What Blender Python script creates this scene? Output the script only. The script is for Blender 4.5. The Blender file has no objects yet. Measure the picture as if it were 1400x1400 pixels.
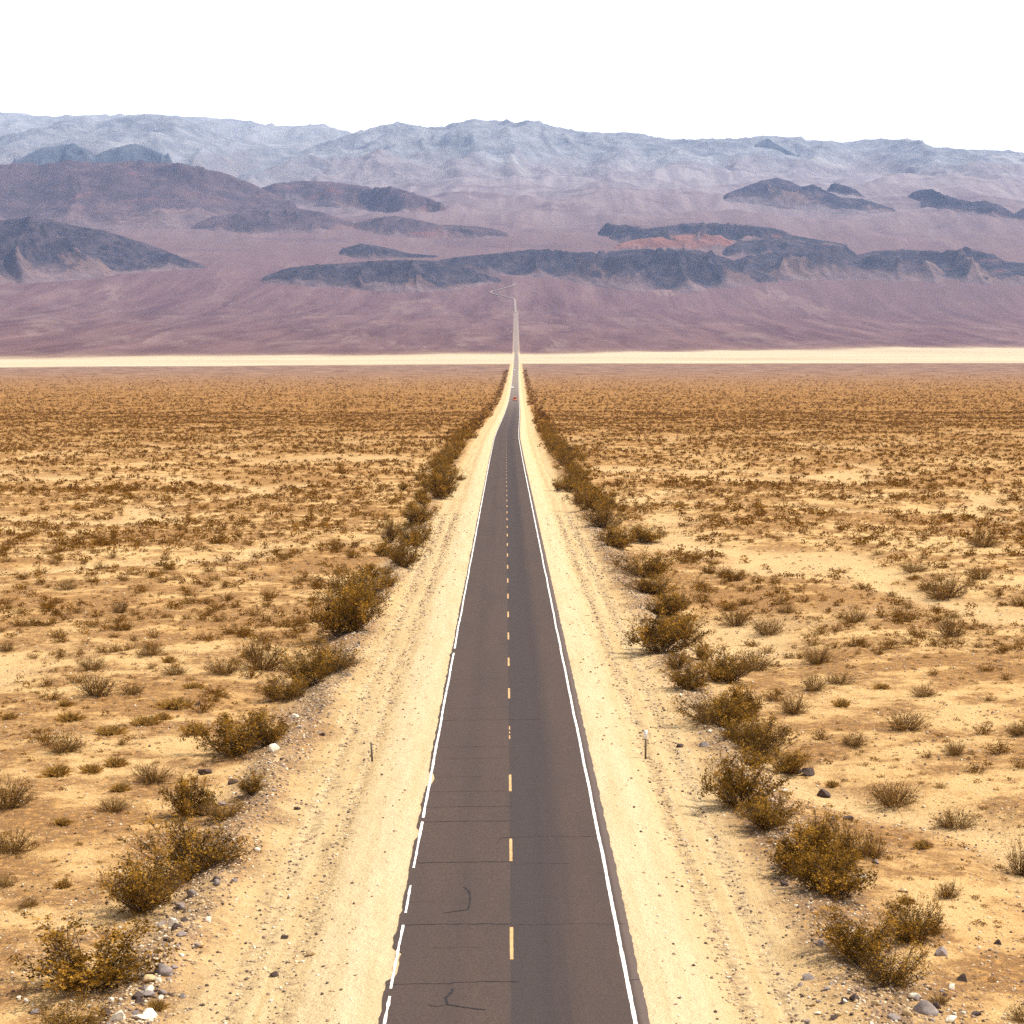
import bpy, math, random
import numpy as np

rng = np.random.default_rng(7)
random.seed(7)
S = bpy.context.scene
COL = S.collection
R = math.radians

# ------------------------------------------------------------------ numpy noise
def _hash(ix, iy, seed):
    h = (ix * 374761393 + iy * 668265263 + seed * 1442695041) & 0xFFFFFFFF
    h = ((h ^ (h >> 13)) * 1274126177) & 0xFFFFFFFF
    return h ^ (h >> 16)

def gnoise(x, y, seed=0):
    x = np.asarray(x, float); y = np.asarray(y, float)
    x0 = np.floor(x).astype(np.int64); y0 = np.floor(y).astype(np.int64)
    fx = x - x0; fy = y - y0
    u = fx * fx * fx * (fx * (fx * 6 - 15) + 10); v = fy * fy * fy * (fy * (fy * 6 - 15) + 10)
    def g(ix, iy, dx, dy):
        a = _hash(ix, iy, seed) * (2 * np.pi / 4294967296.0)
        return np.cos(a) * dx + np.sin(a) * dy
    n00 = g(x0, y0, fx, fy); n10 = g(x0 + 1, y0, fx - 1, fy)
    n01 = g(x0, y0 + 1, fx, fy - 1); n11 = g(x0 + 1, y0 + 1, fx - 1, fy - 1)
    a = n00 + u * (n10 - n00); b = n01 + u * (n11 - n01)
    return (a + v * (b - a)) * 1.5

def fbm(x, y, seed=0, octv=5, gain=.5, lac=2.03):
    r = 0; a = 1; s = 0
    for i in range(octv):
        r = r + a * gnoise(x, y, seed + i * 17); s += a
        x = x * lac + 3.1; y = y * lac - 1.7; a *= gain
    return r / s

def ridged(x, y, seed=0, octv=6, gain=.55, lac=2.1):
    r = 0; a = 1; s = 0; w = 1
    for i in range(octv):
        n = 1 - np.abs(gnoise(x, y, seed + i * 31)) * 1.6
        n = np.clip(n, 0, 1) ** 2 * w
        w = np.clip(n * 1.6, 0, 1)
        r = r + a * n; s += a
        x = x * lac + 5.3; y = y * lac + 2.9; a *= gain
    return r / s

def sstep(a, b, x):
    t = np.clip((np.asarray(x, float) - a) / (b - a), 0, 1)
    return t * t * (3 - 2 * t)

# ------------------------------------------------------------------ camera and ground
F = 2650.0                       # focal length in photo pixels (1400 wide)
ZC = 50.0
PITCH = math.atan(245 / F)
CP, SP = math.cos(PITCH), math.sin(PITCH)

def project(x, y, z):
    t = y * CP - (z - ZC) * SP
    t = np.maximum(t, .1)
    v = (-(z - ZC) * CP - y * SP) / t
    return 700 + F * x / t, 700 + F * v

FANY = np.array([0, 4700, 4900, 5600, 6600, 8000, 8600, 9500, 11000, 13000, 15000, 17000, 19000, 26000.])
FANZ = np.array([0, 0, 3, 26, 66, 133, 190, 335, 600, 930, 1240, 1500, 1700, 1900.])
_ty = np.arange(0, 27000, 20.); _tz = np.interp(_ty, FANY, FANZ)
_k = np.exp(-(np.arange(-30, 31) / 14.) ** 2); _k /= _k.sum()
_tz = np.convolve(np.pad(_tz, 30, mode='edge'), _k, mode='valid')

XCY = np.array([-100, 54, 79, 120, 256, 400, 550, 640, 713, 850, 1000, 1500, 3700, 8000, 9000.])
XCX = np.array([-.05, -.06, -.12, -.27, -.72, -1.2, -1.55, -1.3, -.9, -.2, .4, 1.9, 8.4, 16, 17.])
_xy = np.concatenate([np.arange(-100, 1000, 4.), np.arange(1000, 9000, 40.)])
_xx = np.interp(_xy, XCY, XCX)
def xc(Y): return np.interp(Y, _xy, _xx)

def far_shift(X, Y):
    u = X / np.maximum(Y, 1.)
    return np.interp(u, [-.5, -.26, 0, .26, .5], [-900, -600, 0, 1500, 2300])

def playa_mask(X, Y):
    u = X / np.maximum(Y, 1.)
    n = fbm(X / 260., Y / 900., 5, 4) * 260
    near = np.interp(u, [-.5, -.26, 0, .26, .5], [2720, 2800, 3150, 3230, 3230])
    far = 4760 + far_shift(X, Y) * 1.15
    return sstep(near - 60, near + 60, Y + n * .25) * (1 - sstep(far - 420, far + 60, Y + n * 1.3))

def G(X, Y, detail=True):
    X = np.asarray(X, float); Y = np.asarray(Y, float)
    k = 4.0
    a = (32 - .0219 * Y) / k
    z = k * np.where(a > 30, a, np.log1p(np.exp(np.minimum(a, 30))))
    sh = far_shift(X, Y) * (1 - sstep(7500, 12000, Y))
    z = z + np.interp(Y - sh, _ty, _tz)
    lat = X - xc(Y)
    al = np.abs(lat)
    road = (1 - sstep(8000, 8100, Y))
    off = sstep(8., 16., al)
    # shoulders, ditch line and graded berm beside the road
    wob = gnoise(Y / 14., lat * 0 + np.sign(lat) * 7.3, 3) * .9
    sec = -.30 * sstep(4.2, 8., al)
    berm = np.exp(-((al - 10.6 - wob) / 1.05) ** 2) * (.42 + .35 * gnoise(X / 3.1, Y / 4.7, 9))
    trk = -.06 * np.exp(-((al - 6.6) / .35) ** 2) - .05 * np.exp(-((al - 8.0) / .3) ** 2)
    z = z + road * (sec + berm * np.where(lat < 0, 1., .7) + trk) * (1 - sstep(900, 2500, Y))
    z = z + road * off * np.where(lat < 0, -.55, -.15) * (1 - sstep(700, 2000, Y))
    # plain: gentle undulation and shallow washes
    pm = np.clip(1 - sstep(1500, 2800, Y), 0, 1)
    w = fbm(X / 38. + .3, Y / 55., 21, 4)
    z = z + off * pm * (.75 * w - .55 * np.exp(-(fbm(X / 60., Y / 90., 41, 3) / .09) ** 2))
    if detail:
        z = z + sstep(4.3, 9., al) * pm * (.10 * fbm(X / 1.5, Y / 1.9, 77, 4)) * (1 - sstep(200, 500, Y))
    # drainage on the far fan
    fan = sstep(5200, 9000, Y - sh)
    if np.any(fan > 0):
        th = X / np.maximum(Y, 1.) * 100
        z = z + fan * (5 * fbm(th * .5, Y / 2600., 55, 3) + 1 * fbm(th * 1.6, Y / 900., 58, 3)) * (.25 + .75 * sstep(14., 300., al))
        z = z + sstep(9000, 14000, Y) * (150 * fbm(X / 1500., Y / 1500., 63, 6, .5) + 60 * (ridged(X / 700., Y / 1300., 65, 5) - .4))
    return z

_YT = np.geomspace(40, 25500, 3600)
def unproject(px, py):
    """ground point seen at photo pixel (px, py)"""
    X = (px - 700) / F * (_YT * CP + (ZC - 20) * SP)
    for _ in range(2):
        Z = G(X, _YT, False)
        t = _YT * CP - (Z - ZC) * SP
        X = (px - 700) / F * t
    _, rows = project(X, _YT, Z)
    i = int(np.argmax(rows <= py))
    if i == 0: i = 1
    r0, r1 = rows[i - 1], rows[i]
    a = np.clip((r0 - py) / max(r0 - r1, 1e-6), 0, 1)
    return X[i - 1] + a * (X[i] - X[i - 1]), _YT[i - 1] + a * (_YT[i] - _YT[i - 1])

# ------------------------------------------------------------------ mesh helpers
def mesh_from(name, V, faces, attrs=None, smooth=False):
    """V (n,3); faces: list of (m,k) int arrays"""
    me = bpy.data.meshes.new(name)
    V = np.asarray(V, np.float32)
    me.vertices.add(len(V)); me.vertices.foreach_set('co', V.ravel())
    faces = [np.asarray(f, np.int32) for f in faces if len(f)]
    loops = np.concatenate([f.ravel() for f in faces])
    cnt = np.concatenate([np.full(len(f), f.shape[1], np.int32) for f in faces])
    st = np.concatenate([[0], np.cumsum(cnt)[:-1]]).astype(np.int32)
    me.loops.add(len(loops)); me.loops.foreach_set('vertex_index', loops.astype(np.int32))
    me.polygons.add(len(cnt)); me.polygons.foreach_set('loop_start', st)
    if smooth: me.polygons.foreach_set('use_smooth', np.ones(len(cnt), bool))
    for k, a in (attrs or {}).items():
        at = me.attributes.new(k, 'FLOAT', 'POINT')
        at.data.foreach_set('value', np.asarray(a, np.float32))
    me.update(calc_edges=True)
    me.validate()
    return me

def grid_faces(nr, nc):
    i = np.arange(nr - 1)[:, None] * nc + np.arange(nc - 1)[None, :]
    return np.stack([i, i + 1, i + nc + 1, i + nc], -1).reshape(-1, 4)

def link(name, me, mat=None, parent=None):
    o = bpy.data.objects.new(name, me); COL.objects.link(o)
    if mat is not None and me is not None and not me.materials: me.materials.append(mat)
    if parent is not None: o.parent = parent
    return o

def tag(o, label=None, cat=None, group=None, kind=None):
    if label: o['label'] = label
    if cat: o['category'] = cat
    if group: o['group'] = group
    if kind: o['kind'] = kind
    return o

class Geo:
    """collects pieces of one mesh"""
    def __init__(s): s.v = []; s.f = {}; s.a = []; s.n = 0
    def add(s, V, Fc, tint=.5):
        V = np.asarray(V, float); Fc = np.asarray(Fc, int)
        s.v.append(V); s.f.setdefault(Fc.shape[1], []).append(Fc + s.n)
        s.a.append(np.full(len(V), tint) if np.isscalar(tint) else np.asarray(tint)); s.n += len(V)
    def arrays(s):
        return np.concatenate(s.v), [np.concatenate(x) for x in s.f.values()], np.concatenate(s.a)
    def mesh(s, name, smooth=False):
        V, Fc, a = s.arrays()
        return mesh_from(name, V, Fc, {'tint': a}, smooth)
    def box(s, x0, x1, y0, y1, z0, z1, tint=.5):
        V = [(x, y, z) for z in (z0, z1) for y in (y0, y1) for x in (x0, x1)]
        s.add(V, [(0, 2, 3, 1), (4, 5, 7, 6), (0, 1, 5, 4), (2, 6, 7, 3), (0, 4, 6, 2), (1, 3, 7, 5)], tint)
    def tube(s, P, rad, n=3, tint=.5):
        P = np.asarray(P, float); m = len(P); rad = np.broadcast_to(rad, (m,))
        T = np.gradient(P, axis=0); T /= np.linalg.norm(T, axis=1)[:, None] + 1e-9
        ref = np.where(np.abs(T[:, 2:3]) > .9, np.array([[1., 0, 0]]), np.array([[0, 0, 1.]]))
        A = np.cross(T, ref); A /= np.linalg.norm(A, axis=1)[:, None] + 1e-9
        B = np.cross(T, A)
        an = np.arange(n) * 2 * np.pi / n
        V = P[:, None] + rad[:, None, None] * (A[:, None] * np.cos(an)[None, :, None] + B[:, None] * np.sin(an)[None, :, None])
        i = np.arange(m - 1)[:, None] * n + np.arange(n)[None]
        j = np.arange(m - 1)[:, None] * n + (np.arange(n)[None] + 1) % n
        s.add(V.reshape(-1, 3), np.stack([i, j, j + n, i + n], -1).reshape(-1, 4), tint)

# ------------------------------------------------------------------ material helper
class Mat:
    def __init__(s, name):
        s.m = bpy.data.materials.new(name); s.m.use_nodes = True
        s.t = s.m.node_tree; s.t.nodes.clear()
        s.out = s.t.nodes.new('ShaderNodeOutputMaterial')
    def n(s, typ, **kw):
        nd = s.t.nodes.new(typ)
        for k, v in kw.items(): setattr(nd, k, v)
        return nd
    def set(s, sock, v):
        if isinstance(v, bpy.types.NodeSocket): s.t.links.new(v, sock)
        elif v is not None:
            if isinstance(v, tuple) and len(v) == 3 and sock.type == 'RGBA': v = (*v, 1)
            sock.default_value = v
    def pos(s): return s.n('ShaderNodeNewGeometry').outputs['Position']
    def attr(s, name): return s.n('ShaderNodeAttribute', attribute_name=name).outputs['Fac']
    def math(s, op, a, b=None, c=None, clamp=False):
        nd = s.n('ShaderNodeMath', operation=op, use_clamp=clamp)
        s.set(nd.inputs[0], a)
        if b is not None: s.set(nd.inputs[1], b)
        if c is not None: s.set(nd.inputs[2], c)
        return nd.outputs[0]
    def vmul(s, v, sc):
        nd = s.n('ShaderNodeVectorMath', operation='MULTIPLY'); s.set(nd.inputs[0], v); s.set(nd.inputs[1], sc); return nd.outputs[0]
    def comb(s, x, y, z=0.):
        nd = s.n('ShaderNodeCombineXYZ'); s.set(nd.inputs[0], x); s.set(nd.inputs[1], y); s.set(nd.inputs[2], z); return nd.outputs[0]
    def sep(s, v):
        nd = s.n('ShaderNodeSeparateXYZ'); s.set(nd.inputs[0], v); return nd.outputs
    def noise(s, v, scale, detail=4., rough=.55, dist=0.):
        nd = s.n('ShaderNodeTexNoise'); s.set(nd.inputs['Vector'], v)
        s.set(nd.inputs['Scale'], scale); s.set(nd.inputs['Detail'], detail); s.set(nd.inputs['Roughness'], rough); s.set(nd.inputs['Distortion'], dist)
        return nd.outputs['Fac']
    def voro(s, v, scale, feature='F1'):
        nd = s.n('ShaderNodeTexVoronoi', feature=feature); s.set(nd.inputs['Vector'], v); s.set(nd.inputs['Scale'], scale)
        return nd
    def ss(s, x, a, b, lo=0., hi=1.):
        nd = s.n('ShaderNodeMapRange', interpolation_type='SMOOTHSTEP')
        s.set(nd.inputs['Value'], x); s.set(nd.inputs['From Min'], a); s.set(nd.inputs['From Max'], b)
        s.set(nd.inputs['To Min'], lo); s.set(nd.inputs['To Max'], hi); return nd.outputs[0]
    def mix(s, f, a, b, mode='MIX'):
        nd = s.n('ShaderNodeMix', data_type='RGBA', blend_type=mode)
        s.set(nd.inputs['Factor'], f); s.set(nd.inputs['A'], a) if False else None
        s.set(nd.inputs[6], a); s.set(nd.inputs[7], b); return nd.outputs[2]
    def bump(s, h, strength=.5, dist=.05):
        nd = s.n('ShaderNodeBump'); s.set(nd.inputs['Height'], h); s.set(nd.inputs['Strength'], strength); s.set(nd.inputs['Distance'], dist)
        return nd.outputs[0]
    def bsdf(s, col, rough=.9, spec=.2, normal=None, metal=0.):
        nd = s.n('ShaderNodeBsdfPrincipled')
        s.set(nd.inputs['Base Color'], col); s.set(nd.inputs['Roughness'], rough)
        s.set(nd.inputs['Specular IOR Level'], spec); s.set(nd.inputs['Metallic'], metal)
        if normal is not None: s.set(nd.inputs['Normal'], normal)
        s.t.links.new(nd.outputs[0], s.out.inputs[0]); return nd

def simple(name, col, rough=.8, spec=.3, metal=0., var=.12, scale=8.):
    m = Mat(name); p = m.n('ShaderNodeTexCoord').outputs['Object']
    n = m.noise(p, scale, 5.)
    dark = tuple(c * (1 - var * 2) for c in col); lite = tuple(min(1, c * (1 + var * 2)) for c in col)
    m.bsdf(m.mix(m.ss(n, .3, .7), dark, lite), rough, spec, None, metal)
    return m.m

# ------------------------------------------------------------------ ground material
def ground_material():
    m = Mat('desert_ground'); P = m.pos(); x, y, z = m.sep(P)
    lat = m.attr('lat'); wash = m.attr('wash'); playa = m.attr('playa'); fan = m.attr('fan')
    pf = m.comb(x, y, 0.)
    big = m.noise(pf, .035, 6., .6)
    mid = m.noise(pf, .22, 8., .68)
    fine = m.noise(pf, 2.3, 6., .7)
    grit = m.noise(pf, 9., 3., .7)
    light, tan, grav = (.61, .40, .18), (.485, .255, .085), (.215, .118, .056)
    c = m.mix(m.ss(m.math('ADD', m.math('MULTIPLY', big, .5), m.math('MULTIPLY', mid, .5)), .40, .56), light, tan)
    gm = m.math('MULTIPLY', m.ss(m.math('ADD', m.math('MULTIPLY', mid, .65), m.math('MULTIPLY', big, .35)), .44, .53), m.ss(fine, .36, .54))
    c = m.mix(m.math('MULTIPLY', gm, .85), c, grav)
    c = m.mix(m.math('MULTIPLY', m.math('MULTIPLY', wash, .85), m.ss(mid, .30, .50, .5, 1.)), c, m.mix(m.ss(fine, .4, .7), (.66, .46, .235), (.55, .35, .15)))
    # pebbles: dark and pale specks
    vd = m.voro(pf, 5.5)
    pebr = m.sep(vd.outputs['Color'])[0]
    peb = m.math('MULTIPLY', m.ss(vd.outputs['Distance'], .28, .16), m.ss(pebr, .38, .45))
    near = m.ss(y, 300., 100.)
    c = m.mix(m.math('MULTIPLY', m.math('MULTIPLY', peb, near), m.ss(mid, .36, .54)), c,
              m.mix(m.ss(m.sep(vd.outputs['Color'])[1], .62, .85), (.085, .052, .036), (.66, .54, .38)))
    c = m.mix(m.ss(grit, .50, .68, 0., .6), c, (.24, .135, .055))
    # the far plain is darker ground between the scrub
    spk = m.noise(m.comb(x, m.math('MULTIPLY', y, .55), 0.), .30, 5., .75)
    c = m.mix(m.ss(y, 180., 900., 0., .85), c, m.mix(m.ss(spk, .38, .62), (.38, .195, .062), (.19, .085, .025)))
    c = m.mix(m.ss(y, 1400., 2800.), c, m.mix(m.ss(m.noise(pf, .03, 6., .7), .36, .64), (.30, .19, .13), (.14, .078, .062)))
    # graded shoulders along the road
    al = m.math('ABSOLUTE', lat)
    wob = m.math('MULTIPLY', m.math('SUBTRACT', m.noise(pf, .25, 5., .6), .5), 3.2)
    alw = m.math('ADD', al, wob)
    sh = m.ss(alw, 10.4, 8.2)
    trk = m.noise(m.comb(m.math('MULTIPLY', lat, 2.6), m.math('MULTIPLY', y, .035), 0.), 1., 5., .6)
    shc = m.mix(m.ss(trk, .35, .68), (.60, .44, .235), (.51, .355, .172))
    shc = m.mix(m.math('MULTIPLY', m.ss(fine, .5, .75), .5), shc, (.34, .20, .09))
    inner = m.ss(m.math('ADD', al, m.math('MULTIPLY', wob, .25)), 6.6, 5.2)
    shc = m.mix(inner, shc, m.mix(m.ss(m.noise(m.comb(lat, m.math('MULTIPLY', y, .05), 0.), 1.6, 6., .65), .35, .7), (.63, .48, .29), (.56, .415, .23)))
    brm = m.math('MULTIPLY', m.ss(m.math('ABSOLUTE', m.math('SUBTRACT', alw, 11.)), 2.2, .4), m.ss(fine, .34, .58))
    c = m.mix(m.math('MULTIPLY', brm, m.ss(y, 700., 250., 0., .75)), c, (.235, .155, .095))
    line = m.math('ADD', m.ss(m.math('ABSOLUTE', m.math('SUBTRACT', alw, 6.7)), .55, .1), m.ss(m.math('ABSOLUTE', m.math('SUBTRACT', alw, 8.1)), .5, .1))
    shc = m.mix(m.math('MULTIPLY', m.math('MULTIPLY', line, m.ss(fine, .42, .62)), .55, clamp=True), shc, (.24, .165, .105))
    c = m.mix(m.math('MULTIPLY', sh, m.ss(y, 5200., 3800., .75, 1.)), c, shc)
    # dry lake bed
    pl = m.mix(m.ss(m.noise(m.comb(m.math('MULTIPLY', x, .12), y, 0.), .012, 7., .7), .40, .62), (.56, .46, .31), (.40, .315, .205))
    c = m.mix(playa, c, pl)
    # far alluvial fan: dark varnished gravel, pale drainage streaks running downhill
    ang = m.math('DIVIDE', x, y)
    st = m.noise(m.comb(m.math('MULTIPLY', ang, 26.), m.math('MULTIPLY', y, .0012), 0.), 1., 8., .68, .6)
    st2 = m.noise(m.comb(x, m.math('MULTIPLY', y, .10), 0.), .009, 9., .68, .5)
    fc = m.mix(m.ss(st2, .26, .76), (.088, .043, .045), (.185, .105, .095))
    fc = m.mix(m.ss(st, .50, .72, 0., .45), fc, (.29, .20, .165))
    st4 = m.noise(m.comb(m.math('ADD', m.math('MULTIPLY', ang, 60.), m.math('MULTIPLY', m.math('SUBTRACT', st2, .5), 5.)), m.math('MULTIPLY', y, .0006), 0.), 1., 6., .6, .8)
    fc = m.mix(m.math('MULTIPLY', m.ss(st4, .56, .66), m.ss(st, .40, .56, .05, .35)), fc, (.29, .205, .17))
    fc = m.mix(m.ss(m.noise(m.comb(m.math('MULTIPLY', ang, 7.), m.math('MULTIPLY', y, .00035), 0.), 1., 6., .6), .52, .66, 0., .4), fc, (.085, .045, .048))
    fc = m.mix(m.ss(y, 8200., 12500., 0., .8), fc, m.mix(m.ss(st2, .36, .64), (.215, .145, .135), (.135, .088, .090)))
    fc = m.mix(m.ss(y, 10500., 16000., 0., .9), fc, m.mix(m.ss(st2, .36, .64), (.30, .265, .265), (.20, .175, .185)))  # paler and greyer with distance: haze painted into the fan colour
    st3 = m.noise(m.comb(m.math('MULTIPLY', ang, 11.), m.math('MULTIPLY', y, .0016), 0.), 1., 8., .68, 1.2)
    fc = m.mix(m.math('MULTIPLY', m.ss(st3, .50, .62), m.ss(y, 8500., 11000., 0., .5)), fc, (.095, .06, .066))
    shf = m.math('MULTIPLY', m.ss(al, 10.5, 8.), m.ss(y, 5200., 8000., .75, .55))
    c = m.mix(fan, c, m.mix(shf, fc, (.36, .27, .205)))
    lump = m.noise(pf, .9, 5., .62)
    nrm = m.bump(m.math('ADD', m.math('MULTIPLY', lump, 1.3), m.math('ADD', m.math('MULTIPLY', fine, .6), m.math('MULTIPLY', grit, .45))), 1., .2)
    m.bsdf(c, 1., .0, nrm)
    return m.m

def build_ground():
    ys = np.concatenate([np.linspace(-80, 40, 24, endpoint=False), np.geomspace(40, 26000, 960)])
    us = np.linspace(-1, 1, 820)
    us = np.sign(us) * (0.65 * np.abs(us) + .35 * np.abs(us) ** 3)
    half = .62 * np.maximum(ys, 0) + 45 + np.maximum(-ys, 0) * .2
    Y = np.repeat(ys[:, None], len(us), 1)
    X = us[None, :] * half[:, None] + xc(np.minimum(ys, 8000))[:, None]
    Z = G(X, Y)
    sh = far_shift(X, Y) * (1 - sstep(7500, 12000, Y))
    pm = playa_mask(X, Y)
    fan = sstep(4550, 5100, Y - far_shift(X, Y) * 1.15 + 260 * fbm(X / 260., Y / 900., 5, 4))
    lat = np.where(Y < 8050, X - xc(Y), 99)
    wash = np.exp(-(fbm(X / 60., Y / 90., 41, 3) / .055) ** 2) * (1 - sstep(500, 1100, Y))
    me = mesh_from('ground', np.stack([X, Y, Z], -1).reshape(-1, 3), [grid_faces(len(ys), len(us))],
                   {'lat': lat.ravel(), 'playa': pm.ravel(), 'fan': fan.ravel(), 'wash': wash.ravel()}, True)
    tag(link('ground', me, ground_material()), kind='structure')

# ------------------------------------------------------------------ road
def road_material():
    m = Mat('asphalt'); P = m.pos(); x, y, z = m.sep(P); lat = m.attr('lat')
    g = m.noise(P, 14., 4., .7); g2 = m.noise(P, 60., 2., .6)
    lane = m.noise(m.comb(m.math('MULTIPLY', lat, 1.05), m.math('MULTIPLY', y, .012), 0.), 1., 4., .55)
    big = m.noise(m.comb(lat, m.math('MULTIPLY', y, .12), 0.), .5, 5., .6)
    c = m.mix(m.ss(g, .3, .7), (.058, .040, .033), (.102, .073, .061))
    c = m.mix(m.ss(big, .40, .66, 0., .5), c, (.062, .047, .043))
    # right lane resurfaced: darker from the centre joint; oil strip along the middle of each lane
    seam = m.math('MULTIPLY', m.ss(lat, -.02, .06), m.ss(lat, 2.3, 1.0))
    c = m.mix(m.math('MULTIPLY', seam, .75), c, (.050, .041, .041))
    def strip(c0, w): return m.ss(m.math('ABSOLUTE', m.math('SUBTRACT', lat, c0)), w, 0.)
    st = m.math('ADD', m.math('MULTIPLY', strip(1.55, .95), .62), m.math('MULTIPLY', strip(-1.75, .8), .28))
    c = m.mix(m.math('MULTIPLY', st, m.ss(lane, .25, .6)), c, (.046, .036, .036))
    c = m.mix(m.ss(lat, 3.55, 3.75, 0., .45), c, (.20, .15, .125))
    c = m.mix(m.ss(g2, .55, .70, 0., .45), c, (.21, .165, .14))
    c = m.mix(m.ss(m.noise(P, 35., 2., .6), .56, .66, 0., .5), c, (.035, .027, .025))
    c = m.mix(m.ss(y, 500., 2200., 0., .85), c, (.26, .205, .165))     # paler further out: dust, plus grazing reflection painted into the colour
    c = m.mix(m.ss(lat, 20., 40.), c, (.26, .20, .165))          # far climb dusted over, with the same painted-in reflection
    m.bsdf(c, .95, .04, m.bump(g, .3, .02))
    return m.m

def road_z(x, y): return G(x, y, False) + .03 + np.maximum(np.asarray(y, float) - 60, 0) * 1.0e-4

BEND = []
def road_path():
    ys = np.concatenate([np.linspace(-70, 40, 60, endpoint=False), np.geomspace(40, 7900, 1500)])
    return xc(ys), ys

def ribbon(lat0, lat1, ys, dz, n=2):
    """strip between two lateral offsets (arrays along ys)"""
    t = np.linspace(0, 1, n)
    L = np.asarray(lat0)[:, None] * (1 - t) + np.asarray(lat1)[:, None] * t
    Y = np.repeat(ys[:, None], n, 1); X = xc(Y) + L
    Z = road_z(X, Y) + dz
    return np.stack([X, Y, Z], -1).reshape(-1, 3), grid_faces(len(ys), n), L.ravel()

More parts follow.
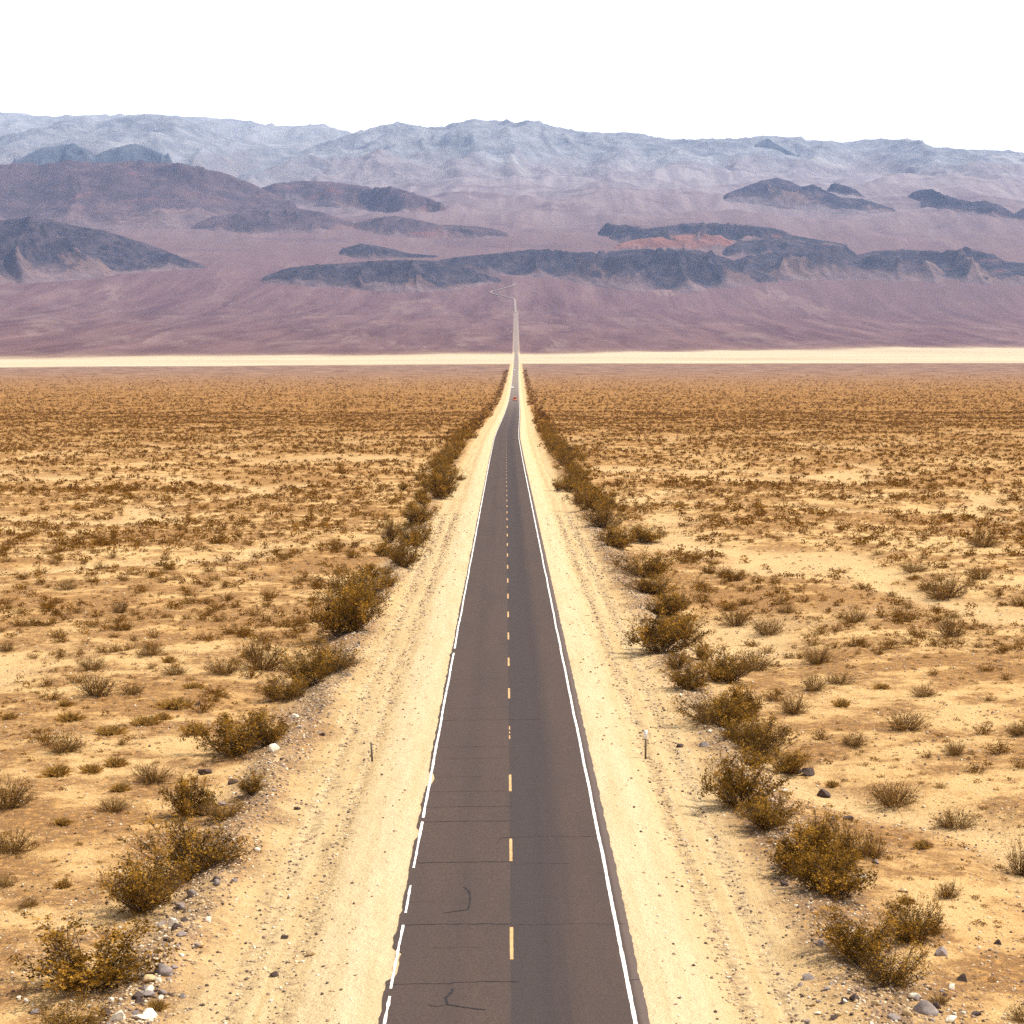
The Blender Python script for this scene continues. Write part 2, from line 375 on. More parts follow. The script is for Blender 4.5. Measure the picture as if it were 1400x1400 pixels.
def build_road():
    x0, ys = road_path()
    el = -3.5 - .16 + .13 * fbm(ys / 1.5, ys * 0, 101, 6, .62) - .05 * gnoise(ys / 9., ys * 0, 12)
    el = el + .30 * sstep(.30, .5, gnoise(ys / 5.5, ys * 0 + 4, 13)) * (ys < 90)
    er = 3.5 + .40 + .10 * fbm(ys / 1.6, ys * 0, 131, 6, .65)
    V, Fc, L = ribbon(el, er, ys, 0, 13)
    g = Geo(); g.add(V, Fc, L)
    # side skirts so that the slab has an edge
    V, Fc, a, = *g.arrays()[:2], g.arrays()[2]
    # the bend and the climb beyond the straight
    pts = [(704.9, 411.6), (704.0, 409.8), (700, 408), (690, 405.5), (676, 402.5), (670.5, 400.5), (673, 398.5), (682, 396.5), (695, 393), (702, 390.5), (704, 388)]
    bp = np.array([unproject(*p) for p in pts])
    bp[0] = (xc(7900.), 7900.)
    tt = np.linspace(0, len(bp) - 1, 120)
    bx = np.interp(tt, range(len(bp)), bp[:, 0]); by = np.interp(tt, range(len(bp)), bp[:, 1])
    kk = np.ones(7) / 7
    bx[3:-3] = np.convolve(bx, kk, 'valid'); by[3:-3] = np.convolve(by, kk, 'valid')
    dx, dy = np.gradient(bx), np.gradient(by); ln = np.hypot(dx, dy)
    nx, ny = dy / ln, -dx / ln
    w = np.linspace(5., 3.6, len(bx))
    BV = []
    for s_ in (-1, 1):
        X = bx + s_ * nx * w; Y = by + s_ * ny * w
        BV.append(np.stack([X, Y, G(X, Y) + 2.5], -1))
    g.add(np.stack(BV, 1).reshape(-1, 3), grid_faces(len(bx), 2), 99.)
    V, Fc, L = g.arrays()
    me = mesh_from('road', V, Fc, {'lat': L}, True)
    road = tag(link('road', me, road_material()), kind='structure')
    white = simple('white_paint', (.84, .80, .72), .6, .3, 0., .05, 3.)
    yellow = simple('yellow_paint', (.54, .31, .125), .65, .3, 0., .08, 3.)
    # edge lines, with the stretches broken away on the left
    def Yrow(r): return unproject(697, r)[1]
    gaps = [(Yrow(1213), Yrow(1188)), (Yrow(1266), Yrow(1253)), (Yrow(1368), Yrow(1356)), (Yrow(1126), Yrow(1121)), (Yrow(894), Yrow(888))]
    yl = np.concatenate([np.arange(40, 200, .35), np.geomspace(200, 2600, 500)])
    for side in (-1, 1):
        g = Geo()
        wv = .05 * fbm(yl / 11., yl * 0, 150 + side, 4)
        wd = ((.055 if side > 0 else .05) + (.022 if side > 0 else .045) * fbm(yl / .8, yl * 0, 170 + side, 4)) * (1 + np.minimum(yl / 2500., .8))
        c0 = side * 3.5 + wv
        if side < 0:
            frag = (yl < 74) * np.clip(-.35 + .9 * fbm(yl / .7, yl * 0, 190, 3), -.8, .4)
            a, b = c0 - wd * (1 + frag), c0 + wd * (1 + frag * .4)
        else: a, b = c0 - wd, c0 + wd
        V, Fc, L = ribbon(a, b, yl, .006, 2)
        if side < 0:
            ym = yl[:-1]
            keep = np.ones(len(ym), bool)
            for q0, q1 in gaps: keep &= ~((ym > q0) & (ym < q1))
            Fc = Fc[keep]
        g.add(V, Fc); link('edge_line', g.mesh('edge_line'), white, road)
    g = Geo()
    for k in range(45):
        y0 = 58.25 + 12.1 * k - 12.1 * (k == 44) * 45
        yy = np.linspace(y0, y0 + 3.5, 8)
        w0 = .055 if k != 3 else .03
        w0 *= 1.0 if y0 < 250 else max(.45, 1 - (y0 - 250) / 500)
        V, Fc, L = ribbon(.06 - w0 + .01 * gnoise(yy * 2, yy * 0, k), .06 + w0 + .01 * gnoise(yy * 2, yy * 0, k + 50), yy, .006)
        if k == 3: Fc = Fc[[0, 1, 3, 5, 6]]
        g.add(V, Fc)
    link('centre_line', g.mesh('centre_line'), yellow, road)
    # cracks
    dark = simple('crack_tar', (.022, .018, .018), .8, .2)
    g = Geo()
    def crack(P, w):
        P = np.array(P, float)
        n = max(6, int(np.abs(np.diff(P, axis=0)).sum() / .12))
        t = np.linspace(0, len(P) - 1, n)
        X = np.interp(t, range(len(P)), P[:, 0]); Y = np.interp(t, range(len(P)), P[:, 1])
        r = np.random.default_rng(int(abs(P[0, 1]) * 100))
        X = X + .03 * gnoise(t * 5 + 9, t * 0 + P[0, 1], 3); Y = Y + .10 * fbm(X / .5 + P[0, 1] * 3, X * 0, 4, 4)
        dx, dy = np.gradient(X), np.gradient(Y); ln = np.hypot(dx, dy) + 1e-6
        ww = .72 * w * (.5 + .8 * np.abs(gnoise(t * 3, t * 0, int(P[0, 1])) + .3)); ww[0] = ww[-1] = .004
        pts = []
        for s_ in (-1, 1):
            XX = X - s_ * dy / ln * ww / 2; YY = Y + s_ * dx / ln * ww / 2
            XX = np.clip(XX, -3.6, 3.85) + xc(YY)
            pts.append(np.stack([XX, YY, road_z(XX, YY) + .010], -1))
        g.add(np.stack(pts, 1).reshape(-1, 3), grid_faces(len(X), 2))
    def L_(px, py):
        X, Y = unproject(px, py); return (X - xc(Y), Y)
    for r, x0, x1, w in [(970, 610, 690, .04), (986, 603, 740, .06), (1023, 597, 694, .05), (1039, 600, 690, .04), 
                         (1064, 590, 660, .04), (1084, 585, 692, .05), (1105, 580, 700, .06), (1125, 577, 703, .09), (1146, 680, 815, .04), (1181, 567, 705, .08), (1183, 700, 780, .03), (1266, 545, 700, .08), (1266, 700, 858, .035),
                         (1298, 590, 660, .03), (1348, 528, 620, .05), (1345, 615, 712, .06), (1342, 860, 885, .04), (930, 620, 690, .04), (1235, 555, 600, .02)]:
        a, b = L_(x0, r), L_(x1, r - 1.5)
        crack([a, ((a[0] + b[0]) / 2, (a[1] + b[1]) / 2 + .06), b], w)
    crack([L_(633, 1214), L_(641, 1219), L_(643, 1232), L_(640, 1245), L_(625, 1247), L_(605, 1250)], .10)
    crack([L_(620, 1353), L_(617, 1358), L_(609, 1367), L_(612, 1375), L_(635, 1379), L_(665, 1382)], .13)
    crack([L_(612, 1375), L_(598, 1377), L_(583, 1375)], .06)
    crack([L_(700, 1146), L_(684, 1147), L_(679, 1155)], .05)
    link('crack', g.mesh('crack'), dark, road)

# ------------------------------------------------------------------ hills and mountains
def rock_material(name, dark, mid, pale, scale, pale_lo=.56, pale_hi=.66, warm=None, foot=.32):
    m = Mat(name); P = m.pos(); x, y, z = m.sep(P)
    k = m.attr('rel')
    n1 = m.noise(P, .0022 * scale, 8., .68, .4); n2 = m.noise(P, .009 * scale, 7., .72)
    n3 = m.noise(m.comb(x, y, m.math('MULTIPLY', z, 3.)), .0035 * scale, 6., .6, 1.2)
    c = m.mix(m.ss(m.math('ADD', m.math('MULTIPLY', n2, .6), m.math('MULTIPLY', n3, .4)), .40, .62), dark, mid)
    low = m.math('ADD', m.math('MULTIPLY', n1, .8), m.math('MULTIPLY', m.math('SUBTRACT', .55, k), .30))
    c = m.mix(m.ss(low, pale_lo, pale_hi, 0., .85), c, m.mix(m.ss(n2, .3, .7), pale, tuple(v * .8 for v in pale)))
    if warm: c = m.mix(m.ss(n3, .60, .70, 0., .7), c, warm)
    gl = m.noise(m.comb(m.math('MULTIPLY', x, 2.2), m.math('MULTIPLY', y, .7), m.math('MULTIPLY', z, .5)), .0016 * scale, 9., .72, 1.5)
    c = m.mix(m.ss(gl, .47, .36, 0., .55), c, dark)  # gully lines darkened in the colour, standing in for shaded relief
    c = m.mix(m.ss(n3, .40, .30, 0., .5), c, tuple(v * .75 for v in dark))
    ft = m.math('ADD', k, m.math('MULTIPLY', m.math('SUBTRACT', n1, .5), .9))
    c = m.mix(m.ss(ft, foot, foot * .25), c, m.mix(m.ss(y, 10500., 16000., 0., .9), m.mix(m.ss(n2, .36, .64), (.215, .145, .135), (.135, .088, .090)), m.mix(m.ss(n2, .36, .64), (.30, .265, .265), (.20, .175, .185))))  # feet match the fan, painted-in haze greying them with distance
    m.bsdf(c, .95, .05, m.bump(m.math('ADD', n2, gl), .8, 40. / scale))
    return m.m

def build_hill(name, mat, crest, base, seed, depth=2.6, rough=.30, nx=260, ny=90, gully=1.0, Ycrest=None, crest_n=.12, fcr=.03, scl=1.9, Yfoot=None, pw=1.15, footc=None):
    """one hill: crest and foot as photo-pixel polylines, stood on the ground at the foot's own distance"""
    crest = np.array(crest, float); base = np.array(base, float)
    pxs = np.linspace(crest[0, 0], crest[-1, 0], nx)
    cy = np.interp(pxs, crest[:, 0], crest[:, 1]); by = np.interp(pxs, base[:, 0], base[:, 1])
    foot = np.array([unproject(p, min(b, 474)) for p, b in zip(pxs[::10], by[::10])])
    Yb = np.interp(pxs, pxs[::10], foot[:, 1]) if Yfoot is None else np.full(nx, float(Yfoot))
    kk = np.hanning(41); kk /= kk.sum()
    Yb = np.convolve(np.pad(Yb, 20, mode='edge'), kk, 'valid')
    # crest distance
    hz = np.maximum((by - cy), .5) / F * Yb
    kk2 = np.hanning(61); kk2 /= kk2.sum()
    hs = np.convolve(np.pad(hz, 30, mode='edge'), kk2, 'valid')
    Yc = Yb + depth * hs + 30 if Ycrest is None else np.full(nx, float(Ycrest)) + 500 * gnoise(pxs / 120., pxs * 0, seed)
    want = cy.copy(); ks = np.hanning(23); ks /= ks.sum()
    for it in range(3):
        # ray through the crest pixel
        v = (cy - 700) / F
        tc = Yc / (CP - v * SP); zc = ZC - tc * (SP + v * CP)
        ang = (pxs - 700) / F
        t = np.linspace(0, 2, ny)                       # 0 foot, 1 crest, 2 back foot
        D = np.where(t[:, None] <= 1, Yb + (Yc - Yb) * t[:, None], Yc + (Yc - Yb) * (t[:, None] - 1))
        # depth along the axis is close to Y; X follows the viewing angle at the crest so hills keep their width
        tcam = D * CP + (ZC - 300) * 0
        X = ang[None, :] * tc[None, :] * (1 + 0 * t[:, None]) * (1 + .0 * t[:, None]) * (D / Yc) ** .6
        g0 = G(X, D, False)
        prof = np.sin(np.clip(np.where(t <= 1, t, 2 - t), 0, 1) * np.pi / 2) ** pw
        top = np.maximum(zc[None, :] - g0, 0)
        H = top * prof[:, None]
        sc = max(60., np.median(hs) * scl)
        wx = .45 * fbm(X / (sc * 1.3), D / (sc * 1.5), seed + 70, 3)
        rg = ridged(X / sc + seed + wx, D / (sc * 1.3) + wx, seed, 6, .42)
        env = np.sin(np.pi * np.clip(t / 2, 0, 1))[:, None] ** .6
        mid = (4 * np.clip(t, 0, 1) * (1 - np.clip(t, 0, 1)))[:, None]
        dz = top * rough * (rg - .45) * (mid * 1.5 * gully + crest_n * env)
        dz = dz + top * fcr * fbm(X / (sc * .16), D / (sc * .22), seed + 9, 4) * env
        Z = g0 + H + dz - 6 * (1 - env)
        e = np.minimum(np.linspace(0, 1, nx), np.linspace(1, 0, nx)) * nx / 9
        rel = (H / (top + 1e-3)) * np.ones_like(Z)
        Z = np.where((t[:, None] == 0) | (t[:, None] == 2), g0 - 25, Z)
        Z = g0 - 12 + (Z - g0 + 12) * np.clip(e, 0, 1)[None, :]
        _, rows = project(X, D, Z)
        err = want - rows.min(0)                    # the visible skyline must follow the crest line
        cy = cy + np.convolve(np.pad(err, 11, mode='edge'), ks, 'valid')
    me = mesh_from(name, np.stack([X, D, Z], -1).reshape(-1, 3), [grid_faces(ny, nx)], {'rel': rel.ravel()}, True)
    return tag(link(name, me, mat), kind='structure')

def build_hills():
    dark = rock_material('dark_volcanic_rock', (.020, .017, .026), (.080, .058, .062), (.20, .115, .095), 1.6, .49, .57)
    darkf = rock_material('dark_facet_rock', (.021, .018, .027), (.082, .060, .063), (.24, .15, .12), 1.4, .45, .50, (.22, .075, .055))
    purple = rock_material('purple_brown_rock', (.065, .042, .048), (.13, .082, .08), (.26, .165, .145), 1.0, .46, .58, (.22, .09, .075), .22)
    grey = rock_material('haze_pale_rock', (.17, .18, .195), (.30, .30, .31), (.46, .43, .41), .8, .50, .62, None, .34)  # pale blue-grey albedo carries much of the distance haze
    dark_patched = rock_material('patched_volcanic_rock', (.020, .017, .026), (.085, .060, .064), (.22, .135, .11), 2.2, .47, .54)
    teal = rock_material('hazed_dark_rock', (.07, .085, .10), (.13, .14, .15), (.30, .26, .24), .8, .58, .66)  # dark rock lightened in its colour to add haze
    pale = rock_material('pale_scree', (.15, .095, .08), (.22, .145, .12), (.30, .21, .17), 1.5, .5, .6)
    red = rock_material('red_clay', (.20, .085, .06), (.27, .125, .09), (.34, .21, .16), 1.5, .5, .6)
    far = rock_material('hazed_far_rock', (.25, .26, .27), (.36, .36, .36), (.36, .3, .26), .4)  # palest rock: haze of the farthest ridge put into the albedo
    # farthest pale ridge, main mountain wall, then the lower hills from far to near
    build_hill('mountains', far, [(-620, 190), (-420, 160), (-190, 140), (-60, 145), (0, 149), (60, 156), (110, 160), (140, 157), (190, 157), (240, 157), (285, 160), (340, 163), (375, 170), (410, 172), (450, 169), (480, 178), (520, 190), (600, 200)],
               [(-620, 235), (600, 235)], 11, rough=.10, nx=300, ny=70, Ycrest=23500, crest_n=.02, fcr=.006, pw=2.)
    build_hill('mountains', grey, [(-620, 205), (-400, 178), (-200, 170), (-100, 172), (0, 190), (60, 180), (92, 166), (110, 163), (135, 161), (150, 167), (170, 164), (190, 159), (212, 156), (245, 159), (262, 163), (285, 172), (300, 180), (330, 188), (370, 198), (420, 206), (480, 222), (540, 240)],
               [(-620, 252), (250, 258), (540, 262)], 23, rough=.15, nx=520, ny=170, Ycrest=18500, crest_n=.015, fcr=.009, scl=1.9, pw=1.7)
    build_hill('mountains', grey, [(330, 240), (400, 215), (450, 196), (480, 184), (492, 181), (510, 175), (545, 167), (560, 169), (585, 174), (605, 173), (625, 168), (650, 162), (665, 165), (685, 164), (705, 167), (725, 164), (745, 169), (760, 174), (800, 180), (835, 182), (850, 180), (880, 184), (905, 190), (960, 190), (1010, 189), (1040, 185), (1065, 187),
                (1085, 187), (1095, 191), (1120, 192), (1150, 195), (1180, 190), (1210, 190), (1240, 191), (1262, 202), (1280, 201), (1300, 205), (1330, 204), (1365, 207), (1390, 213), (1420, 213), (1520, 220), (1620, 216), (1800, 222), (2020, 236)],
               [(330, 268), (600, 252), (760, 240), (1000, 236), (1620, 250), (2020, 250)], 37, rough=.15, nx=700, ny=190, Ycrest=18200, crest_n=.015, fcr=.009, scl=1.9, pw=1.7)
    build_hill('hill', teal, [(10, 226), (40, 210), (60, 201), (80, 199), (100, 196), (118, 203), (130, 212), (145, 206), (165, 200), (185, 196), (205, 203), (222, 210), (240, 222)], [(10, 232), (120, 234), (240, 230)], 39, rough=.25, nx=200, ny=60, Yfoot=14300, depth=1.5)
    build_hill('hill', teal, [(1004, 219), (1020, 206), (1036, 195), (1050, 189), (1060, 196), (1080, 207), (1100, 218)], [(1004, 222), (1050, 226), (1100, 221)], 40, rough=.3, nx=120, ny=60, Yfoot=16600, depth=1.0)
    build_hill('hill', purple, [(-420, 316), (-300, 270), (-120, 232), (0, 226), (35, 222), (62, 225), (100, 219), (150, 223), (185, 219), (215, 222), (250, 223), (290, 231), (320, 240), (350, 253), (385, 270), (420, 290)],
               [(-420, 320), (-120, 318), (0, 315), (150, 318), (300, 312), (420, 298)], 41, depth=3.2, rough=.30, nx=360, ny=140)
    build_hill('hill', purple, [(345, 262), (375, 251), (410, 247), (450, 248), (490, 253), (510, 257), (535, 255), (560, 262), (590, 272), (612, 282)],
               [(345, 274), (450, 283), (520, 290), (612, 290)], 43, rough=.34)
    build_hill('hill', purple, [(255, 305), (290, 296), (320, 292), (350, 287), (380, 288), (410, 285), (440, 290), (470, 300), (490, 306)],
               [(255, 313), (350, 320), (440, 318), (490, 312)], 47, rough=.34)
    build_hill('hill', purple, [(480, 306), (510, 298), (540, 295), (570, 300), (600, 307), (650, 309), (680, 314), (700, 321)],
               [(480, 312), (540, 325), (600, 328), (700, 324)], 51, rough=.3)
    build_hill('hill', darkf, [(985, 268), (1010, 258), (1040, 247), (1062, 243), (1080, 248), (1095, 255), (1112, 252), (1130, 262), (1150, 270), (1180, 272), (1205, 280), (1228, 288)],
               [(985, 276), (1050, 284), (1110, 292), (1160, 294), (1228, 290)], 53, rough=.30)
    build_hill('hill', dark, [(1130, 256), (1142, 250), (1160, 255), (1180, 264), (1192, 270)], [(1130, 262), (1160, 268), (1192, 272)], 55, rough=.25, nx=90, ny=50)
    build_hill('hill', dark, [(1238, 266), (1255, 260), (1272, 258), (1290, 266), (1310, 272), (1328, 276), (1345, 274), (1365, 280), (1385, 290), (1400, 284), (1430, 278), (1480, 292)],
               [(1238, 270), (1270, 284), (1330, 294), (1400, 304), (1480, 300)], 57, rough=.26)
    build_hill('hill', darkf, [(815, 312), (832, 306), (860, 308), (885, 313), (905, 310), (940, 305), (980, 305), (1020, 308), (1060, 312), (1085, 322), (1120, 328), (1160, 333), (1205, 336)],
               [(815, 318), (840, 334), (900, 344), (1000, 340), (1100, 336), (1205, 338)], 61, rough=.5)
    build_hill('hill', dark, [(985, 342), (1010, 330), (1050, 327), (1090, 330), (1130, 334)], [(985, 352), (1050, 352), (1130, 346)], 63, rough=.3, nx=150, ny=60)
    build_hill('hill', darkf, [(980, 362), (1010, 352), (1050, 346), (1085, 342), (1110, 335), (1135, 334), (1155, 337), (1172, 346), (1200, 343), (1240, 341), (1290, 341), (1315, 338), (1345, 343), (1375, 350), (1420, 352), (1500, 348), (1580, 360), (1680, 380), (1760, 394)],
               [(980, 372), (1050, 384), (1150, 384), (1250, 386), (1400, 392), (1580, 394), (1760, 398)], 67, rough=.50, nx=420, ny=130, gully=1.3)
    for i_, (xa, ya, xb, xz) in enumerate([(1112, 364, 1121, 1150), (1140, 366, 1150, 1192), (1194, 369, 1199, 1234), (1226, 369, 1234, 1264), (1255, 369, 1266, 1310)]):
        pk = [357, 353, 358, 358, 356][i_]
        build_hill('hill', pale, [(xa - 6, 376), (xa, ya), (xb, pk), ((xb + xz) / 2, (pk + 374) / 2 - 2), (xz, 375)], [(xa - 6, 378), (xb, 383), (xz, 379)], 90 + i_, depth=2.2, rough=.2, nx=90, ny=40)
    build_hill('hill', red, [(832, 339), (850, 332), (870, 327), (900, 324), (930, 321), (955, 319), (985, 322), (1000, 330), (1012, 338)], [(832, 341), (900, 346), (1012, 342)], 97, rough=.3, nx=160, ny=60)
    build_hill('hill', dark, [(462, 342), (478, 337), (494, 333), (515, 336), (540, 341), (562, 347), (580, 348), (602, 350)], [(462, 348), (500, 356), (560, 354), (602, 352)], 71, rough=.24, nx=170, ny=60)
    build_hill('hill', dark, [(352, 383), (372, 374), (395, 366), (430, 362), (470, 360), (520, 356), (560, 355), (600, 357), (640, 366), (672, 377), (690, 383)],
               [(352, 385), (400, 390), (500, 398), (560, 401), (620, 399), (660, 390), (690, 385)], 73, rough=.38, nx=300)
    build_hill('hill', dark, [(592, 358), (620, 352), (650, 349), (690, 345), (725, 341), (750, 341), (790, 345), (830, 344), (870, 341), (905, 340), (940, 341), (970, 344), (990, 352), (1015, 361), (1045, 372), (1070, 382)],
               [(592, 362), (650, 374), (700, 379), (760, 381), (800, 389), (850, 398), (910, 401), (960, 399), (1010, 392), (1070, 385)], 79, rough=.44, nx=400, ny=120, gully=1.2)
    build_hill('hill', dark_patched, [(-420, 404), (-330, 370), (-240, 340), (-130, 318), (-60, 308), (0, 304), (25, 298), (50, 297), (75, 301), (105, 309), (140, 314), (170, 323), (200, 333), (230, 344), (250, 352), (275, 362), (290, 366)],
               [(-420, 408), (-130, 402), (0, 394), (60, 390), (130, 383), (200, 374), (250, 369), (290, 367)], 83, depth=2.8, rough=.36, nx=360, ny=130, gully=1.2)

# ------------------------------------------------------------------ plants
def leaf_material(name, dark, mid, lite, trans=.3):
    m = Mat(name)
    t = m.attr('tint'); oi = m.n('ShaderNodeObjectInfo').outputs['Random']
    c = m.mix(m.ss(t, 0., .55), dark, mid); c = m.mix(m.ss(t, .5, 1.), c, lite)
    c = m.mix(m.ss(oi, 0., 1., 0., .35), c, tuple(a * .6 + b * .4 for a, b in zip(dark, lite)))
    d = m.n('ShaderNodeBsdfDiffuse'); m.set(d.inputs[0], c)
    tr = m.n('ShaderNodeBsdfTranslucent'); m.set(tr.inputs[0], c)
    mx = m.n('ShaderNodeMixShader'); mx.inputs[0].default_value = trans
    m.t.links.new(d.outputs[0], mx.inputs[1]); m.t.links.new(tr.outputs[0], mx.inputs[2]); m.t.links.new(mx.outputs[0], m.out.inputs[0])
    return m.m

def leaf_quads(P, size, r, tint, asp=.55, up=.3):
    """random little quads at points P"""
    n = len(P)
    a = r.normal(size=(n, 3)); a[:, 2] = a[:, 2] + up; a /= np.linalg.norm(a, axis=1)[:, None]
    b = np.cross(a, r.normal(size=(n, 3))); b /= np.linalg.norm(b, axis=1)[:, None] + 1e-9
    s = size * r.uniform(.6, 1.35, n)[:, None]
    V = np.stack([P - b * s * asp * .5, P + a * s * .5, P + b * s * asp * .5 + a * s * .9, P + a * s * .75 - b * s * asp * .6], 1)
    return V.reshape(-1, 3), np.arange(n * 4).reshape(n, 4), np.repeat(tint, 4)

def creosote(seed, nst=34, ntw=7, nlf=9, leaf=.034, spread=1.12):
    """unit bush: about 1 wide, .75 high"""
    r = np.random.default_rng(seed); fo, br = Geo(), Geo()
    lobes = r.uniform(0, 2 * np.pi, 5); lob_h = r.uniform(.65, 1.12, 5)
    for i in range(nst):
        az = r.uniform(0, 2 * np.pi); til = (r.uniform(.02, 1) ** .7) * 1.12 * spread
        k = int(np.argmin(np.abs(np.angle(np.exp(1j * (az - lobes))))))
        ln = r.uniform(.42, .78) * lob_h[k]
        d = np.array([np.cos(az) * np.sin(til), np.sin(az) * np.sin(til), np.cos(til)])
        b0 = np.array([np.cos(az), np.sin(az), 0]) * r.uniform(0, .09)
        t = np.linspace(0, 1, 6)[:, None]
        curve = np.array([0, 0, 1.]) * (t ** 2) * .16 * np.sin(til) + r.normal(size=(6, 3)) * .012
        P = b0 + d * ln * t + curve; P[0, 2] = -.02
        br.tube(P, np.linspace(.0075, .003, 6), 3, r.uniform(.2, .9))
        ct = r.uniform(.0, .95)
        for j in range(ntw):
            u = r.uniform(.16, 1.0); p = np.array([np.interp(u, np.linspace(0, 1, 6), P[:, q]) for q in range(3)])
            dd = d * .6 + r.normal(size=3) * .55 + np.array([0, 0, .35]); dd /= np.linalg.norm(dd)
            L = r.uniform(.08, .19)
            Q = p + dd * L * np.linspace(0, 1, 3)[:, None]
            br.tube(Q, np.linspace(.003, .0015, 3), 3, r.uniform(.2, .9))
            m = max(2, int(nlf * r.uniform(.5, 1.5)))
            s = r.uniform(.35, 1.05, m)[:, None]
            C = p + dd * L * s + r.normal(size=(m, 3)) * .022
            C[:, 2] = np.maximum(C[:, 2], .03)
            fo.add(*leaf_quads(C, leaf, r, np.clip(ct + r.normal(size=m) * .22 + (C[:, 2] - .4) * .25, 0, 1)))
    return fo, br

def dry_shrub(seed, nst=95, nlf=13, leaf=.036):
    """unit dome of fine dry twigs with sparse leaves, 1 wide, .55 high"""
    r = np.random.default_rng(seed); fo, br = Geo(), Geo()
    for i in range(nst):
        az = r.uniform(0, 2 * np.pi); til = 1.48 * r.uniform(.01, 1) ** .6
        ln = r.uniform(.30, .56)
        d = np.array([np.cos(az) * np.sin(til), np.sin(az) * np.sin(til), np.cos(til)])
        t = np.linspace(0, 1, 4)[:, None]
        P = np.array([np.cos(az), np.sin(az), 0]) * r.uniform(0, .14) + d * ln * t + np.array([0, 0, .06]) * t ** 2 + r.normal(size=(4, 3)) * .015; P[0, 2] = -.02
        br.tube(P, np.linspace(.006, .0025, 4), 3, r.uniform(.1, .9))
        for j in range(3):
            u = r.uniform(.4, .95); p = P[0] * (1 - u) + P[-1] * u
            dd = d * .5 + r.normal(size=3) * .5 + (0, 0, .3); dd /= np.linalg.norm(dd)
            br.tube(p + dd * r.uniform(.08, .16) * np.linspace(0, 1, 3)[:, None], [.004, .003, .002], 3, r.uniform(.1, .9))
        C = P[-1] * r.uniform(.3, 1.1, nlf)[:, None] + r.normal(size=(nlf, 3)) * .035
        C[:, 2] = np.maximum(C[:, 2], .03)
        fo.add(*leaf_quads(C, leaf, r, np.clip(r.uniform(.1, .9) + r.normal(size=nlf) * .2, 0, 1)))
    return fo, br

def grass_tuft(seed, n=230):
    r = np.random.default_rng(seed); g = Geo()
    az = r.uniform(0, 2 * np.pi, n); til = r.uniform(.1, 1.45, n); ln = r.uniform(.3, .55, n)
    base = np.stack([r.normal(size=n) * .12, r.normal(size=n) * .12, np.zeros(n)], 1)
    d = np.stack([np.cos(az) * np.sin(til), np.sin(az) * np.sin(til), np.cos(til)], 1)
    mid = base + d * ln[:, None] * .6 + [0, 0, .06]; tip = base + d * ln[:, None] + [0, 0, .01]
    sd = np.stack([-np.sin(az), np.cos(az), 0 * az], 1) * .009
    V = np.stack([base - sd, base + sd, mid + sd * .8, tip, mid - sd * .8], 1).reshape(-1, 3)
    Fc = np.arange(n * 5).reshape(n, 5)
    g.add(V, Fc, np.repeat(r.uniform(0, 1, n), 5)); return g

def lod_bush(seed, n, leaf):
    """low-detail scrub for the distance: a dome of loose leaf clumps"""
    r = np.random.default_rng(seed)
    d = r.normal(size=(n, 3)); d[:, 2] = np.abs(d[:, 2]) * .9; d /= np.linalg.norm(d, axis=1)[:, None]
    P = d * np.array([.5, .5, .52]) * r.uniform(.25, 1., n)[:, None] ** .6
    P[:, 2] += .05
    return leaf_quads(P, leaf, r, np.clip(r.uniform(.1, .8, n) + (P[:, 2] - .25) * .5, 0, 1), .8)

CAM_Y0 = 50
def merge(templates, X, Y, W, Hh, name, mat, seed):
    r = np.random.default_rng(seed); vs, fs, ts = [], [], []; off = 0
    Z = G(X, Y)
    ti = r.integers(0, len(templates), len(X)); rot = r.uniform(0, 2 * np.pi, len(X)); tj = r.normal(size=len(X)) * .16
    for k, (V, Fc, T) in enumerate(templates):
        q = np.where(ti == k)[0]
        if not len(q): continue
        c, s = np.cos(rot[q])[:, None], np.sin(rot[q])[:, None]
        w = W[q][:, None]
        vx = (V[None, :, 0] * c - V[None, :, 1] * s) * w + X[q][:, None]
        vy = (V[None, :, 0] * s + V[None, :, 1] * c) * w + Y[q][:, None]
        vz = V[None, :, 2] * Hh[q][:, None] + Z[q][:, None] - .02
        n = V.shape[0]
        vs.append(np.stack([vx, vy, vz], -1).reshape(-1, 3))
        fs.append((Fc[None] + (off + np.arange(len(q)) * n)[:, None, None]).reshape(-1, Fc.shape[1])); off += n * len(q)
        ts.append(np.clip(T[None] + tj[q][:, None], 0, 1).ravel())
    bynk = {}
    for f in fs: bynk.setdefault(f.shape[1], []).append(f)
    me = mesh_from(name, np.concatenate(vs), [np.concatenate(f) for f in bynk.values()], {'tint': np.concatenate(ts)})
    return link(name, me, mat)

def scatter(n, y0, y1, halfk, seed, minlat, wmin, wmax):
    """uniform over the trapezoid of ground in view, thinned into patches"""
    r = np.random.default_rng(seed)
    Y = np.sqrt(r.uniform(y0 ** 2, y1 ** 2, n)); X = r.uniform(-halfk, halfk, n) * Y + r.uniform(-4, 4, n)
    den = np.where(Y > 330, .3, .6) * fbm(X / 30., Y / 42., 301, 3) + .5 * fbm(X / 9., Y / 12., 302, 2)
    wash = np.abs(fbm(X / 60., Y / 90., 41, 3)) < .045
    keep = (r.uniform(-.75, .45, n) < den) & (np.abs(X - xc(Y)) > minlat + r.uniform(0, 1.5, n)) & ~(wash & (r.uniform(0, 1, n) < .8))
    W = wmin + (wmax - wmin) * r.uniform(0, 1, n) ** 2.2
    return X[keep], Y[keep], W[keep]

def person_free(): pass

